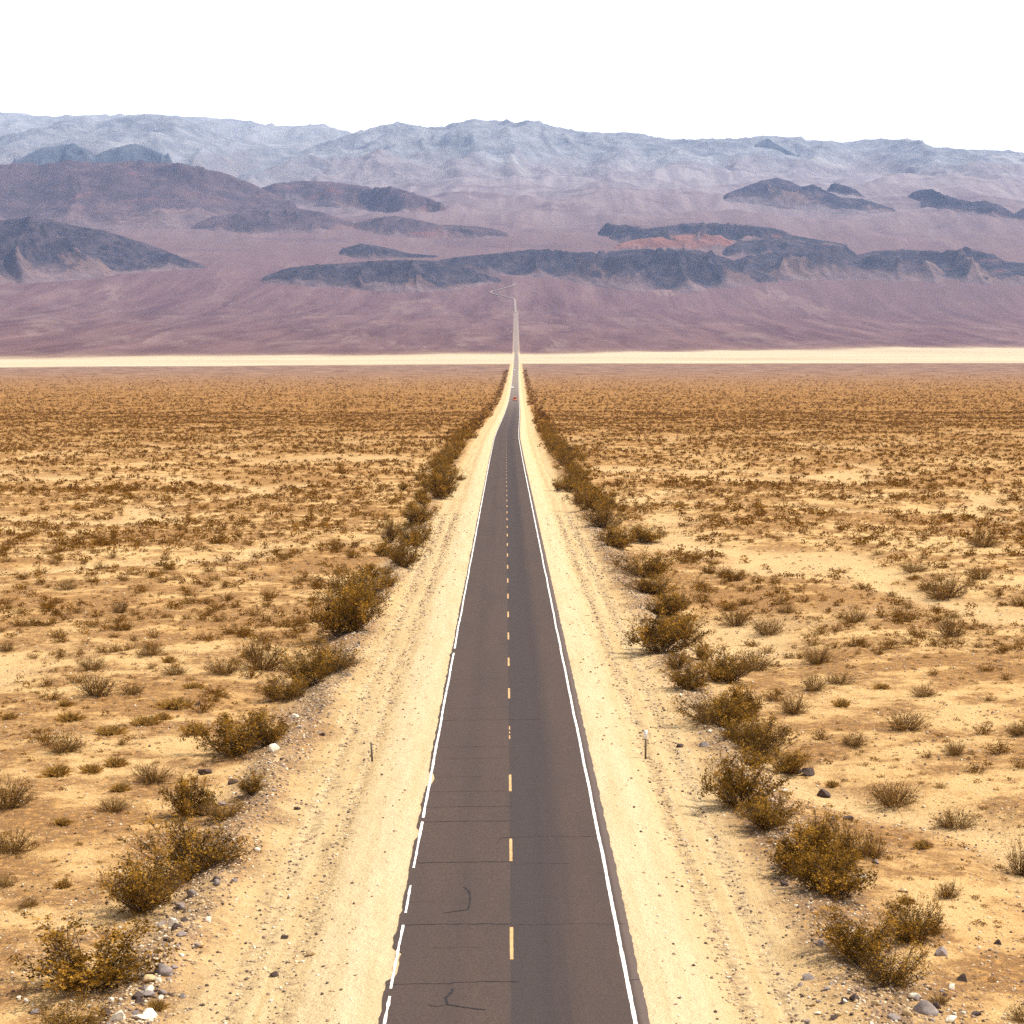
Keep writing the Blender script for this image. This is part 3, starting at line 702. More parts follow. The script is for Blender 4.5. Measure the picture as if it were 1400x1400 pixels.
def build_plants():
    leafm = leaf_material('creosote_leaf', (.062, .029, .003), (.185, .090, .010), (.54, .285, .042), .3)
    twigm = leaf_material('grey_twig', (.06, .04, .02), (.12, .08, .045), (.26, .19, .12), 0.)
    dryl = leaf_material('dry_leaf', (.11, .05, .008), (.25, .118, .02), (.52, .28, .06), .28)
    dryt = leaf_material('dry_twig', (.07, .04, .016), (.14, .08, .03), (.24, .145, .06), 0.)
    straw = leaf_material('straw', (.30, .165, .035), (.48, .28, .07), (.62, .40, .13), .3)
    scrubm = leaf_material('scrub_leaf', (.080, .033, .004), (.185, .083, .010), (.38, .185, .028), .2)
    cre = []
    for i in range(7):
        f, b = creosote(900 + i, (34, 52, 42, 60, 38, 48, 30)[i], (10, 9, 12, 9, 11, 8, 12)[i], (13, 12, 11, 12, 15, 9, 14)[i], (.040, .034, .038, .032, .042, .034, .040)[i], (1.15, 1.25, 1.0, 1.22, 1.1, 1.3, 1.2)[i])
        cre.append((f.mesh('creosote_foliage'), b.mesh('creosote_branches')))
    crem = []
    for i in range(5):
        f, b = creosote(950 + i, 32, 7, 8, .055)
        crem.append((f.mesh('creosote_foliage_mid'), b.mesh('creosote_branches_mid')))
    dry = []
    for i in range(6):
        f, b = dry_shrub(700 + i)
        dry.append((f.mesh('dry_foliage'), b.mesh('dry_branches')))
    drys = []
    for i in range(6):
        f, b = dry_shrub(740 + i, 36, 8, .075)
        V, Fc, T = f.arrays(); g = Geo(); g.add(V, Fc[0], T)
        V, Fc, T = b.arrays(); g.add(V, Fc[0], T * .6); drys.append(g.mesh('shrub'))
    tufts = [grass_tuft(600 + i).mesh('tuft') for i in range(4)]
    for a, b in cre + crem: a.materials.append(leafm); b.materials.append(twigm)
    for a, b in dry: a.materials.append(dryl); b.materials.append(dryt)
    for a in drys: a.materials.append(scrubm)
    for a in tufts: a.materials.append(straw)

    def plant(kind, X, Y, W, H, label, cat, group, parts, rot=None):
        z = float(G(X, Y))
        o = bpy.data.objects.new(kind, None if parts[1] else parts[0]); COL.objects.link(o)
        o.location = (float(X), float(Y), z - .03)
        o.rotation_euler = (0, 0, random.uniform(0, 6.28) if rot is None else rot)
        o.scale = (W, W, H)
        tag(o, label, cat, group)
        if parts[1]:
            o.empty_display_size = .2
            for nm, me in (('foliage', parts[0]), ('branches', parts[1])):
                c = bpy.data.objects.new(nm, me); COL.objects.link(c); c.parent = o
        return o
    taken = []
    def traced(kind, px, py, wp, hp, label, cat, group, src, hf):
        X, Y = unproject(px, py)
        t = Y * CP + 20 * SP
        W = wp / F * t; H = hp / F * t / hf
        taken.append((X, Y, W / 2))
        W *= (1.2 if X > 0 else 1.1) if kind == 'creosote_bush' else 1.
        plant(kind, X, Y, W * 1.1, H * (.95 if kind == 'creosote_bush' else .82), label, cat, group, src)

    # roadside creosote traced from the photograph: foot pixel, width, height, what singles it out
    C = 'roadside creosote bushes'
    left = [
        (122, 1346, 165, 92, 'wide olive creosote bush with bare grey stems beside white rocks, lower left corner'),
        (95, 1412, 88, 46, 'creosote bush cut by the bottom edge below the white rocks on the left'),
        (197, 1246, 105, 88, 'golden olive creosote bush right behind the wide one in the lower left'),
        (262, 1196, 120, 84, 'rust tinged creosote bush leaning over the left rock berm, second from the dark round one'),
        (262, 1116, 58, 62, 'small dark round creosote bush standing upright left of the rock berm'),
        (305, 1120, 60, 34, 'low reddish bush between the round dark bush and the berm rocks'),
        (322, 1030, 92, 62, 'flat topped dark bush on the mound beside the large white rock'),
        (362, 1020, 62, 58, 'olive half of the bush pair touching the large white rock on the left berm'),
        (388, 957, 62, 46, 'lower rounded end of the dark green bush row on the eroded bank'),
        (418, 940, 62, 58, 'middle dense part of the dark green bush row on the eroded bank'),
        (445, 924, 72, 56, 'leafy upper end of the dark green bush row on the eroded bank'),
        (468, 868, 82, 76, 'tallest dark bush left of the road, front of the massive pair'),
        (490, 838, 74, 70, 'dark bush wedged behind the front of the massive left pair'),
        (492, 815, 68, 48, 'rear bush of the massive dark pair left of the road'),
        (552, 774, 50, 48, 'dark footed bush at the front of the clump past the massive pair'),
        (566, 745, 46, 44, 'middle bush of the narrow clump past the massive left pair'),
        (572, 718, 46, 38, 'round headed bush at the back of the narrow left clump'),
        (532, 742, 24, 42, 'thin upright bush split off from the left side of the narrow clump'),
        (604, 682, 38, 40, 'front dark bush where the left roadside hedge closes up'),
        (612, 664, 36, 36, 'second bush where the left roadside hedge closes up'),
        (630, 657, 14, 9, 'tiny dark bush alone on the pale left shoulder'),
        (345, 1085, 40, 34, 'small rusty bush among dark stones on the left berm'),
    ]
    right = [
        (1172, 1312, 88, 78, 'olive creosote bush at the lower right, left half of the nearest clump'),
        (1216, 1344, 92, 76, 'nearest dark footed bush of the lower right clump'),
        (1246, 1285, 66, 74, 'golden airy bush at the back right of the nearest right clump'),
        (1092, 1192, 78, 74, 'grey twiggy bush at the start of the long right clump'),
        (1138, 1222, 88, 66, 'dense brown bush in the middle of the long right clump'),
        (1150, 1180, 68, 62, 'brownish bush behind the grey twiggy one on the right'),
        (1012, 1100, 80, 82, 'orange brown bush with pale bare stems past the marker post'),
        (1050, 1132, 72, 54, 'low bush with a broken foot in front of the orange brown one'),
        (1038, 1030, 74, 64, 'round bush behind pale stones, two past the marker post on the right'),
        (985, 992, 78, 56, 'wide dark based bush beside the grey stones of the right berm'),
        (1016, 982, 44, 52, 'upright brown bush squeezed between two wide ones right of the berm'),
        (944, 942, 54, 46, 'leafy green bush on the outer edge of the right berm past the stones'),
        (994, 932, 56, 52, 'taller green bush right behind the leafy one on the right berm'),
        (906, 891, 78, 60, 'big round golden olive bush standing alone on the right berm'),
        (918, 842, 46, 44, 'brown bush directly behind the big round one on the right'),
        (896, 812, 52, 38, 'dark bush before the grey bush in the right roadside row'),
        (884, 788, 62, 44, 'greyish wide bush in the right roadside row'),
        (846, 750, 42, 34, 'dense front bush of the closed right hedge'),
        (880, 742, 54, 28, 'flat bush sticking out right of the closed hedge'),
        (826, 722, 46, 42, 'second dense bush of the closed right hedge'),
        (812, 700, 42, 40, 'third dense bush of the closed right hedge'),
    ]
    for i, (px, py, w, h, lb) in enumerate(left):
        traced('creosote_bush', px, py, w, h, lb, 'bush', C, cre[i % 7], .72)
    for i, (px, py, w, h, lb) in enumerate(right):
        traced('creosote_bush', px, py, w, h, lb, 'bush', C, cre[(i * 3 + 2) % 7], .72)
    fr = np.random.default_rng(44)
    for i in range(34):                              # fill the rows between the traced bushes
        sd = 1 if i < 22 else -1
        y = fr.uniform(62, 165) if sd > 0 else fr.uniform(150, 300)
        lt = sd * (12.0 + fr.normal() * .9); W = fr.uniform(1.2, 2.4)
        if sd > 0 and 83 < y < 90: y += 9
        X = float(xc(y)) + lt
        taken.append((X, y, W / 2))
        plant('creosote_bush', X, y, W, W * fr.uniform(.8, 1.1), f'low brown bush filling a gap in the {"right" if sd > 0 else "left"} roadside row', 'bush', f'{"right" if sd > 0 else "left"} row gap bushes', cre[int(fr.integers(0, 7))])
    # smaller shrubs of the foreground
    D = 'dry shrubs of the foreground'
    small = [
        (208, 1070, 56, 34, 'low greyish shrub on the mound left of the round dark bush'),
        (358, 916, 64, 60, 'tall golden brown shrub leaning over its own dark shadow on the left plain'),
        (10, 1105, 62, 58, 'dry bronze shrub at the left edge above a pale bush'),
        (18, 1165, 62, 44, 'pale thin shrub at the left edge below the bronze one'),
        (5, 1212, 34, 26, 'orange shrub stub at the left edge above dark stones'),
        (88, 1028, 52, 36, 'bare spreading shrub on the pale wash at far left'),
        (132, 952, 54, 40, 'rounded brown shrub left of a dark flat one'),
        (124, 916, 38, 26, 'golden small shrub above the rounded brown one on the left'),
        (181, 948, 38, 20, 'dark flat shrub right of the rounded brown one'),
        (306, 921, 48, 32, 'orange brown shrub left of the tall golden one'),
        (205, 896, 36, 26, 'brown dome shrub upper left of the orange brown one'),
        (238, 922, 34, 22, 'small mid brown shrub between dome and orange brown ones'),
        (92, 806, 32, 18, 'dark wide shrub at upper left of the near plain'),
        (165, 838, 26, 26, 'dark upright shrub beyond the brown dome at left'),
        (10, 890, 22, 20, 'small dark shrub at the left edge beyond the dome'),
        (155, 1110, 42, 28, 'faint reddish shrub on the slope left of the round dark bush'),
        (40, 1240, 30, 18, 'faint straw shrub near flat stones on the left'),
        (1193, 1172, 40, 46, 'reddish dark shrub standing behind the grey twiggy bush on the right'),
        (1032, 916, 58, 36, 'pale grey shrub on the gravel bank right of the leafy bush'),
        (1118, 907, 50, 30, 'brown shrub on the sand bank right of the pale grey one'),
        (1150, 935, 40, 22, 'low brown shrub below the sand bank at right'),
        (1222, 1101, 64, 48, 'dark centred shrub with a long shadow on the right sand flat'),
        (1305, 1132, 54, 38, 'golden brown shrub alone on the right sand flat'),
        (1306, 1032, 34, 28, 'small upright golden shrub above the lone one on the right'),
        (1238, 998, 56, 34, 'rust shrub among gravel right of the sand bank'),
        (1296, 1226, 38, 32, 'thin golden shrub on pale sand at the right'),
        (1396, 1196, 46, 62, 'tall olive shrub cut by the right edge'),
        (1397, 1398, 42, 36, 'yellow green shrub in the bottom right corner'),
        (1394, 1004, 40, 26, 'brown shrub at the right edge above the tall olive one'),
        (1262, 952, 34, 22, 'small rust shrub high on the right plain'),
        (1112, 945, 38, 30, 'brown shrub between berm bushes and sand bank'),
        (1085, 975, 44, 34, 'orange shrub right of the round bush behind pale stones'),
        (1005, 856, 46, 34, 'bronze shrub on the plain right of the big round bush'),
        (1050, 868, 44, 34, 'thin pale shrub beside the bronze one on the right'),
        (1075, 838, 26, 18, 'small dark shrub beyond the thin pale one'),
        (1170, 850, 36, 26, 'golden shrub by the gravel rise right of the bronze one'),
        (1300, 870, 44, 36, 'brown dome shrub on the right plain below the pale wash'),
        (1292, 818, 66, 44, 'wide rusty shrub thicket on the gravel rise at right'),
        (1340, 792, 42, 26, 'brown shrub right of the rusty thicket, by the pale wash'),
        (1250, 782, 44, 20, 'low golden shrub left of the rusty thicket'),
        (1345, 748, 46, 32, 'dark shrub on the far bank of the pale wash'),
        (1270, 1275, 40, 30, 'small faint shrub right of the nearest right clump'),
        (1285, 1373, 30, 20, 'tiny dry shrub among stones at the bottom right'),
        (1168, 1020, 40, 26, 'faint golden shrub right of the round bush on the sand'),
    ]
    for i, (px, py, w, h, lb) in enumerate(small):
        traced('desert_shrub', px, py, w, h, lb, 'shrub', D, dry[i % 6], .55)
    T = [(240, 968, 48, 20, 'wide golden grass tuft on the pale wash at left'), (150, 1003, 46, 16, 'flat golden tuft left of the wide one'), (78, 1060, 42, 22, 'round straw tuft low on the left wash'),
         (126, 1056, 32, 17, 'small straw tuft right of the round one'), (157, 1047, 30, 20, 'olive straw tuft nearest the mound slope'), (163, 1082, 30, 16, 'pale straw tuft under the olive one'),
         (85, 1127, 28, 14, 'lone straw tuft beside white stones on the left slope'), (95, 985, 40, 17, 'tawny tuft at the left end of the wash'), (198, 990, 40, 17, 'sprawling yellow tuft below the wide golden one'),
         (222, 983, 26, 14, 'little yellow tuft beside the sprawling one'), (90, 965, 26, 13, 'little tawny tuft left of the dark flat shrub'), (268, 1003, 40, 22, 'golden tuft against the dark bush on the mound'),
         (86, 1213, 22, 18, 'orange tuft with a black stone at its foot'), (214, 1378, 30, 18, 'bright orange tuft between white rocks at lower left'), (265, 940, 30, 10, 'thin straw tuft above the wide golden one'),
         (12, 983, 24, 13, 'tawny tuft at the left edge'), (1137, 1075, 18, 14, 'golden tuft above the black boulder at right'), (1150, 965, 24, 16, 'orange tuft beside the low brown shrub at right'),
         (1205, 942, 22, 12, 'flat dark tuft on the right plain'), (1240, 1235, 26, 14, 'faint tuft on the right sand flat'), (1260, 1160, 26, 16, 'pale tuft near the lone golden brown shrub'),
         (232, 905, 22, 12, 'tawny tuft on the left plain among shrubs'), (350, 1002, 26, 13, 'straw tuft under the flat topped dark bush')]
    for i, (px, py, w, h, lb) in enumerate(T):
        traced('grass_tuft', px, py, w, h, lb, 'grass tuft', 'golden grass tufts', (tufts[i % 4], None), .5)

    # hedge of creosote that lines both sides into the distance
    r = np.random.default_rng(17)
    hx, hy, hw, hh, hs = [], [], [], [], []
    for side in (-1, 1):
        y = 190. if side < 0 else 262.
        if side < 0: y = 300.
        while y < 2600:
            g_ = 1.05 if y < 900 else 2.3
            y += r.uniform(.5, 2.4) * g_
            lt = side * (12.4 + r.normal() * 1.5 + (y < 900) * .3)
            w = .8 + 2.6 * r.uniform() ** 1.3; w *= .8 if y > 650 else 1.; h = w * r.uniform(.62, .9)
            if r.uniform() < .12 or gnoise(y / 17., side * 3.7, 71) < -.42: continue
            hx.append(xc(y) + lt); hy.append(y); hw.append(w); hh.append(h); hs.append(side)
            if r.uniform() < .35 and y < 1200:
                hx.append(xc(y) + lt + side * r.uniform(1.5, 4.5)); hy.append(y + r.normal()); hw.append(w * .7); hh.append(h * .6); hs.append(side)
    hx, hy, hw, hh, hs = map(np.array, (hx, hy, hw, hh, hs))
    order = np.argsort(-(hw / hy)); n_ind = 220
    for q, i in enumerate(order[:n_ind]):
        s = 'left' if hs[i] < 0 else 'right'
        lb = (f'dark creosote bush in the dense hedge along the {s} shoulder, nearer half' if hy[i] < 420 else f'dark creosote bush in the dense hedge far along the {s} shoulder')
        plant('creosote_bush', hx[i], hy[i], hw[i], hh[i] / .72, lb, 'bush', f'hedge bushes along the {s} shoulder' + (', near' if hy[i] < 420 else ', far'), crem[q % 5] if hw[i] / hy[i] * F > 16 else (crem[q % 5][0], None))
    rest = order[n_ind:]

    # shrubs of the plain
    X1, Y1, W1 = scatter(16500, 85, 330, .345, 61, 14.5, .4, 1.7)
    tk = np.array(taken)
    ok = np.ones(len(X1), bool)
    for x, y, w in tk: ok &= np.hypot(X1 - x, (Y1 - y) * .7) > w + .8
    ok &= ~((Y1 < 128) & (np.random.default_rng(5).uniform(0, 1, len(X1)) < .75))
    X1, Y1, W1 = X1[ok], Y1[ok], W1[ok]
    px, py = project(X1, Y1, G(X1, Y1))
    vis = (px > -10) & (px < 1410) & (py < 1400)
    score = np.where(vis, W1 / Y1, 0)
    od = np.argsort(-score); n_shr = 250
    for q, i in enumerate(od[:n_shr]):
        s = 'left' if X1[i] < 0 else 'right'
        band = 'near' if Y1[i] < 160 else ('middle' if Y1[i] < 230 else 'far')
        word = {'near': 'small dry brown shrub on the sand just beyond the foreground shrubs', 'middle': 'small brown shrub on the middle of the scrub plain', 'far': 'small brown shrub on the farther scrub plain'}[band]
        plant('desert_shrub', X1[i], Y1[i], W1[i] * 1.05, W1[i] * random.uniform(.75, 1.15), f'{word}, {s} of the road', 'shrub', f'{band} plain shrubs {s} of the road', (drys[q % 6], None))
    k = od[n_shr:]
    Xs, Ys, Ws = X1[k], Y1[k], W1[k]
    lodA = [lod_bush(400 + i, 44, .20) for i in range(6)]
    lodB = [lod_bush(430 + i, 20, .32) for i in range(6)]
    lodC = [lod_bush(460 + i, 9, .55) for i in range(6)]
    X2, Y2, W2 = scatter(24000, 325, 560, .345, 62, 14., .3, 1.5)
    X3, Y3, W3 = scatter(88000, 560, 1000, .345, 63, 13.5, .35, 1.45)
    X4, Y4, W4 = scatter(168000, 1000, 2600, .345, 64, 13.5, .5, 1.9)
    kp = np.random.default_rng(9).uniform(0, 1, len(X4)) > sstep(1150, 2500, Y4); X4, Y4, W4 = X4[kp], Y4[kp], W4[kp]
    X0, Y0, W0 = scatter(21000, 60, 330, .34, 65, 12.5, .14, .55)          # tiny dry clumps in the foreground
    Xn, Yn, Wn = scatter(5200, 54, 150, .36, 66, 12.5, .12, .45)
    X0, Y0, W0 = np.concatenate([X0, Xn]), np.concatenate([Y0, Yn]), np.concatenate([W0, Wn])
    rr = np.random.default_rng(3)
    o = merge(lodA, np.concatenate([Xs, X0]), np.concatenate([Ys, Y0]), np.concatenate([Ws, W0]), np.concatenate([Ws * rr.uniform(.6, 1.1, len(Ws)), W0 * .65]), 'scrub', scrubm, 1)
    tag(o, 'small brown scrub scattered thickly over the near sandy plain', 'scrub', kind='stuff')
    o = merge(lodB, np.concatenate([X2, X3]), np.concatenate([Y2, Y3]), np.concatenate([W2, W3]), np.concatenate([W2, W3]) * .9, 'scrub', scrubm, 2)
    tag(o, 'dense brown scrub covering the middle of the plain on both sides', 'scrub', kind='stuff')
    o = merge(lodC, np.concatenate([X4, hx[rest]]), np.concatenate([Y4, hy[rest]]), np.concatenate([W4, hw[rest]]), np.concatenate([W4 * .9, hh[rest] * 1.3]), 'scrub', scrubm, 3)
    tag(o, 'distant brown scrub merging into the plain before the dry lake', 'scrub', kind='stuff')
    return taken

# ------------------------------------------------------------------ rocks
def icosphere(sub):
    import bmesh
    bm = bmesh.new(); bmesh.ops.create_icosphere(bm, subdivisions=sub, radius=1)
    V = np.array([v.co[:] for v in bm.verts]); Fc = np.array([[v.index for v in f.verts] for f in bm.faces]); bm.free()
    return V, Fc

def rock_shape(seed, sub=3):
    r = np.random.default_rng(seed); V, Fc = icosphere(sub)
    for _ in range(11):                       # chip flat facets
        d = r.normal(size=3); d /= np.linalg.norm(d); c = r.uniform(.45, .85)
        h = V @ d; V = V - d * np.maximum(h - c, 0)[:, None] * .98
    V = V * (1 + .10 * fbm(V[:, 0] * 2.2 + seed, V[:, 1] * 2.2 + V[:, 2] * 1.7, seed, 3))[:, None]
    V = V * r.uniform([.9, .65, .5], [1.15, 1., .8])
    return V * .5, Fc

def rock_mat(name, c):
    m = Mat(name); p = m.n('ShaderNodeTexCoord').outputs['Object']
    n = m.noise(p, 4., 6., .65); n2 = m.noise(p, 14., 4., .6)
    col = m.mix(m.ss(n, .3, .7), tuple(v * .7 for v in c), tuple(min(1, v * 1.15) for v in c))
    col = m.mix(m.ss(n2, .58, .7, 0., .5), col, (.30, .2, .11))
    m.bsdf(col, .9, .15, m.bump(n2, .5, .03)); return m.m

def build_rocks():
    mats = {'white': rock_mat('white_rock', (.80, .70, .54)), 'grey': rock_mat('grey_rock', (.28, .225, .20)), 'dark': rock_mat('dark_rock', (.085, .058, .048)), 'tan': rock_mat('tan_rock', (.55, .38, .20))}
    M = {}
    for k in mats:
        for i in range(5):
            V, Fc = rock_shape(hash(k) % 7 * 0 + 50 + i + 10 * list(mats).index(k), 3)
            me = mesh_from('rock_' + k, V, [Fc], smooth=False); me.materials.append(mats[k]); M[k, i] = me
    def rock(X, Y, s, col, label, group, i):
        o = bpy.data.objects.new('rock', M[col, i % 5]); COL.objects.link(o)
        o.location = (float(X), float(Y), float(G(X, Y)) + s * .12); o.scale = (s, s, s)
        o.rotation_euler = (random.uniform(-.3, .3), random.uniform(-.3, .3), random.uniform(0, 6.28))
        tag(o, label, 'rock', group)
    L = [(373, 1026, 17, 'white', 'large white rock on the left berm beside the flat topped bush'), (402, 982, 12, 'white', 'white rock on the berm below the dark green bush row'), (238, 1266, 20, 'white', 'bright white boulder at the foot of the golden olive bush'),
         (221, 1271, 15, 'tan', 'tan rock touching the bright white boulder'), (206, 1340, 18, 'tan', 'cream rock right of the wide lower left bush'), (203, 1356, 16, 'white', 'white rock directly below the cream one'),
         (152, 1370, 12, 'white', 'white rock under the wide bush, left of the dark stones'), (163, 1392, 24, 'white', 'flat whitish slab at the bottom of the left berm'), (205, 1390, 19, 'white', 'flat white rock nearest the shoulder at bottom left'),
         (186, 1390, 15, 'grey', 'grey rock between the two whitish slabs'), (143, 1388, 17, 'dark', 'dark rock left of the whitish slab'), (222, 1330, 20, 'grey', 'purple grey rock above the cream rock on the left berm'),
         (247, 1240, 17, 'grey', 'blue grey rock above the bright white boulder'), (262, 1225, 18, 'grey', 'long grey rock along the upper left berm'), (26, 1365, 8, 'white', 'small white stone at far lower left'), (36, 1370, 8, 'white', 'second small white stone at far lower left'),
         (317, 1072, 15, 'dark', 'black rock beside the small rusty bush on the berm'), (303, 1100, 12, 'grey', 'grey rock below the black one on the left berm'), (378, 1040, 11, 'tan', 'orange stone under the large white rock'),
         (281, 1058, 16, 'dark', 'dark slab on the mound under the flat topped bush'), (272, 964, 10, 'dark', 'black stone right of the wide golden tuft'), (376, 1335, 12, 'dark', 'brown stone alone on the lower left shoulder'), (425, 1306, 13, 'tan', 'tan stone on the smooth left shoulder'),
         (390, 1282, 11, 'dark', 'dark stone above the brown one on the left shoulder'), (440, 1006, 8, 'dark', 'dark stone below the dark green bush row on the shoulder'), (1125, 1088, 18, 'dark', 'black boulder on the right sand flat'),
         (1272, 1158, 12, 'dark', 'black paired stone on the right sand flat'), (1105, 1060, 20, 'dark', 'long dark rock behind the black boulder'), (1090, 1057, 15, 'dark', 'dark rock left of the long one'), (1287, 1307, 20, 'grey', 'grey brown boulder right of the nearest right clump'),
         (1317, 1340, 16, 'dark', 'dark boulder below the grey brown one'), (1265, 1384, 26, 'grey', 'large purple grey boulder at the bottom right'), (1301, 1352, 13, 'white', 'white stone above the bottom right boulders'), (1240, 1388, 20, 'tan', 'tan boulder left of the large purple grey one'),
         (1300, 1394, 17, 'white', 'pale boulder at the bottom right edge of the pile'), (1222, 1394, 16, 'grey', 'grey boulder at the left end of the bottom right pile'), (1250, 1366, 15, 'white', 'pale stone on top of the bottom right pile'), (1335, 1388, 13, 'dark', 'dark stone right of the bottom right pile'),
         (930, 1022, 11, 'dark', 'brown stone beside the orange brown bush on the right berm'), (962, 1020, 13, 'grey', 'grey stone under the wide dark based bush'), (1365, 1290, 12, 'dark', 'dark flat stone on the far right sand'), (1073, 1084, 10, 'white', 'pale stone left of the black boulder'),
         (1160, 1120, 14, 'dark', 'dark red stone behind the reddish shrub'), (1022, 912, 0, 'dark', '')]
    for i, (px, py, wp, c, lb) in enumerate(L):
        if not wp: continue
        X, Y = unproject(px, py); rock(X, Y, wp / F * Y * 1.35, c, lb, 'larger rocks by the road', i)
    # stones along both berms
    r = np.random.default_rng(8)
    n = 0
    while n < 256:
        side = -1 if r.uniform() < .6 else 1
        y = 50 + 95 * r.uniform() ** 1.5
        pile = n % 3 == 0
        lt = side * (10.4 + r.normal() * .55) if r.uniform() < .75 else side * (11 + abs(r.normal()) * 4)
        c = r.choice(['grey', 'grey', 'white', 'tan', 'dark'])
        s = .14 + .28 * r.uniform() ** 2.5
        if pile:
            side = -1 if n % 2 else 1
            px_, py_ = (r.uniform(140, 255), r.uniform(1255, 1402)) if side < 0 else (r.uniform(1090, 1330), r.uniform(1335, 1402))
            if side < 0: px_ = 245 - (py_ - 1240) * .42 + r.normal() * 16
            x_, y = unproject(px_, py_); lt = x_ - float(xc(y)); s *= 1.2
        sd = 'left' if side < 0 else 'right'
        nm = {'grey': 'grey', 'white': 'whitish', 'tan': 'tan', 'dark': 'dark brown'}[c]
        rock(xc(y) + lt, y, s, c, f'small {nm} stone in the rubble of the {sd} roadside berm', f'{nm} stones of the {sd} berm', n); n += 1
    # gravel: loose small stones, one mass
    tm = []
    for i in range(6):
        V, Fc = rock_shape(80 + i, 1); tm.append((V + [0, 0, .15], Fc, np.full(len(V), .1 + .16 * i)))
    N = 125000
    y = 46 + 210 * r.uniform(0, 1, N) ** 1.7
    kind = r.uniform(0, 1, N); sd = np.where(r.uniform(0, 1, N) < .5, -1, 1)
    lt = np.where(kind < .33, 10.8 + r.normal(size=N) * 1.0, np.where(kind < .38, 6.7 + r.normal(size=N) * .22, np.where(kind < .43, 8.1 + r.normal(size=N) * .25, np.where(kind < .48, 4.5 + r.uniform(0, 6, N), 10 + r.uniform(0, 1, N) * (.30 * y - 4)))))
    X = xc(y) + sd * lt
    keep = (lt < 13) | (fbm(X / 9., y / 12., 88, 3) + r.uniform(-.3, .3, N) > -.02)
    X, y, lt = X[keep], y[keep], lt[keep]
    s = (.04 + .13 * r.uniform(0, 1, len(X)) ** 3.2) * (1 + y / 260)
    m = Mat('gravel'); t = m.attr('tint')
    c = m.mix(m.ss(t, .15, .35), (.10, .068, .05), (.32, .22, .15)); c = m.mix(m.ss(t, .5, .65), c, (.55, .40, .24)); c = m.mix(m.ss(t, .86, 1.), c, (.70, .60, .45))
    m.bsdf(c, .9, .1)
    tag(merge(tm, X, y, s, s, 'gravel', m.m, 5), 'loose gravel and pebbles strewn over shoulders and plain', 'gravel', kind='stuff')

# ------------------------------------------------------------------ posts and cars
def build_posts():
    steel = simple('weathered_steel', (.27, .22, .17), .6, .4, .3)
    wht = simple('white_reflector', (.85, .84, .80), .4, .5)
    for px, py, hp, label, top in ((509, 1041, 28, 'dark thin marker post without reflector on the left shoulder', False), (882.5, 1038, 42, 'grey marker post with white reflector plate on the right shoulder', True)):
        X, Y = unproject(px, py); H = hp / F * Y
        o = bpy.data.objects.new('marker_post', None); COL.objects.link(o); o.location = (X, Y, float(G(X, Y)) - .05)
        tag(o, label, 'marker post', 'road marker posts')
        g = Geo()                                     # U-channel section
        g.box(-.045, .045, .018, .026, 0, H); g.box(-.045, -.037, -.03, .018, 0, H); g.box(.037, .045, -.03, .018, 0, H)
        p = link('post', g.mesh('post'), steel, o)
        if not top: p.rotation_euler = (0, R(-3), 0)
        if top:
            g = Geo(); g.box(-.085, .085, -.044, -.032, H - .40, H + .02); g.box(-.07, .07, -.050, -.0445, H - .37, H - .01)
            link('reflector', g.mesh('reflector'), wht, o)
            g = Geo()
            for zz in (H - .08, H - .30): g.box(-.012, .012, -.058, -.0505, zz - .012, zz + .012)
            link('bolt', g.mesh('bolt'), steel, o)

